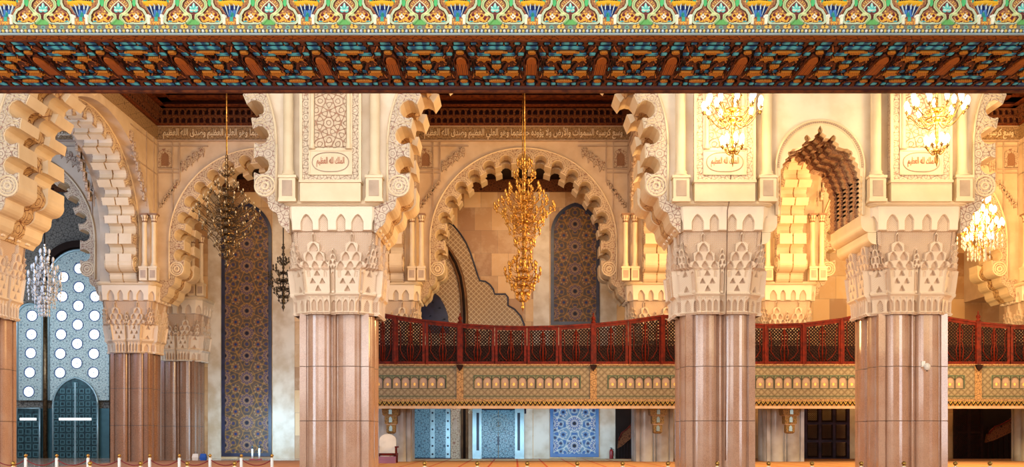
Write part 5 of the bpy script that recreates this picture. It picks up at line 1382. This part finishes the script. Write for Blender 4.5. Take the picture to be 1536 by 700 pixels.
# ------------------------------------------------------------------ light
def area(name, loc, rot, sx, sy, e, c):
    l = bpy.data.lights.new(name, 'AREA'); l.shape = 'RECTANGLE'; l.size = sx; l.size_y = sy; l.energy = e; l.color = c
    o = bpy.data.objects.new(name, l); COL.objects.link(o); o.location = loc; o.rotation_euler = [math.radians(a) for a in rot]; return o
area('front_fill', (-6, 2, 7.5), (88, 0, 0), 30, 7, 4600, (1., .95, .92))  # added unseen fill from the camera side, lighting everything frontally
area('high_fill', (-10, 25, 16), (60, 0, 18), 34, 4, 3100, (1., .94, .88))  # added fill hidden above the beam, brightening the upper arcade
area('tall_window_left', (-26, 14, 6), (90, 0, -50), 3, 11, 1500, (.74, .88, 1.))
area('tall_window_right', (30, 12, 6), (90, 0, 52), 3, 11, 1200, (.9, .94, 1.))
for x_ in (-13, -3, 8): area('streak_strip', (x_, -4, 6), (90, 0, 0), .8, 10, 260, (.82, .92, 1.))  # added bright strips behind the camera, giving the shafts reflected streaks
area('amber_right', (22, 27, 9), (85, 0, -6), 14, 6, 1300, (1., .70, .36))
# added amber fills in the side arches, hidden behind the front pillars
def side_fill(i, sgn, e, c, z=8.3, h=4.5): area('side_arch_fill', (LX[i]+.0, 49.7, z), (90 + 8, 0, -90*sgn), 1.5, h, e, c)
AM = (1., .62, .24)
side_fill(2, -1, 1100, AM); side_fill(2, 1, 300, AM); side_fill(3, -1, 1300, AM); side_fill(3, 1, 1100, AM); side_fill(4, -1, 1200, AM, 10.2, 2.8); side_fill(4, 1, 2400, AM); side_fill(5, -1, 1500, AM)
area('cornice_fill', (.5, 50, 21), (12, 0, 0), 11, 4, 300, (1., .70, .42)); area('cornice_fill', (-15.1, 50, 21), (12, 0, 0), 11, 4, 300, (1., .74, .48)); area('cornice_fill', (24, 50, 21), (12, 0, 0), 11, 4, 2000, (1., .66, .28)); area('cornice_fill', (12.2, 50, 21), (12, 0, 0), 4, 4, 1100, (1., .68, .3))  # added warm fills under the hall ceilings, out of view
area('central_hall_light', (.5, 45, 16.5), (70, 0, 0), 8, 2, 380, (1., .76, .50))
area('left_hall_light', (-15.1, 45, 16.5), (70, 0, 0), 8, 2, 380, (1., .80, .60))
area('right_hall_light', (23.9, 45, 16.5), (70, 0, 0), 8, 2, 1300, (1., .66, .3))
area('back_aisle_light', (.5, 63.2, 15.5), (75, 0, 0), 9, 2, 170, (1., .62, .3))
area('back_aisle_light', (-15, 63.2, 15.5), (75, 0, 0), 9, 2, 120, (1., .7, .42))
area('blue_hall_light', (-31, 45, 12), (90, 0, 0), 10, 8, 1900, (.42, .62, 1.))
area('window_wall_fill', (-31, 63.5, 9), (88, 0, 0), 12, 8, 420, (.72, .88, 1.))  # added cool fill brightening the window wall from inside
area('balcony_blue_fill', (1, 61.8, 1.5), (90, 0, 0), 14, 2.2, 520, (.42, .74, 1.))  # added blue fill standing in for daylight bounced under the balcony
area('left_blue_fill', (-17, 63.5, 2.0), (90, 0, 0), 5, 3, 330, (.38, .72, 1.))  # added blue fill tinting the foot of the left tile panel
w = bpy.data.worlds.new('World'); sc.world = w; w.use_nodes = True
w.node_tree.nodes['Background'].inputs[0].default_value = (1., .93, .86, 1); w.node_tree.nodes['Background'].inputs[1].default_value = .38

# ------------------------------------------------------------------ camera
cam = bpy.data.cameras.new('Camera'); co = bpy.data.objects.new('Camera', cam); COL.objects.link(co)
co.location = (0, 0, EYE); co.rotation_euler = (math.radians(90), 0, 0); cam.sensor_width = 36; cam.lens = 36*F/1536
cam.shift_x = -(VPX-768)/1536; cam.shift_y = (HOR-350)/1536; cam.clip_end = 300
sc.camera = co
vs = sc.view_settings; vs.view_transform = 'Standard'; vs.look = 'None'; vs.exposure = 0.; vs.gamma = 1.; vs.use_curve_mapping = False
try: sc.cycles.use_denoising = True; sc.cycles.max_bounces = 8
except Exception: pass
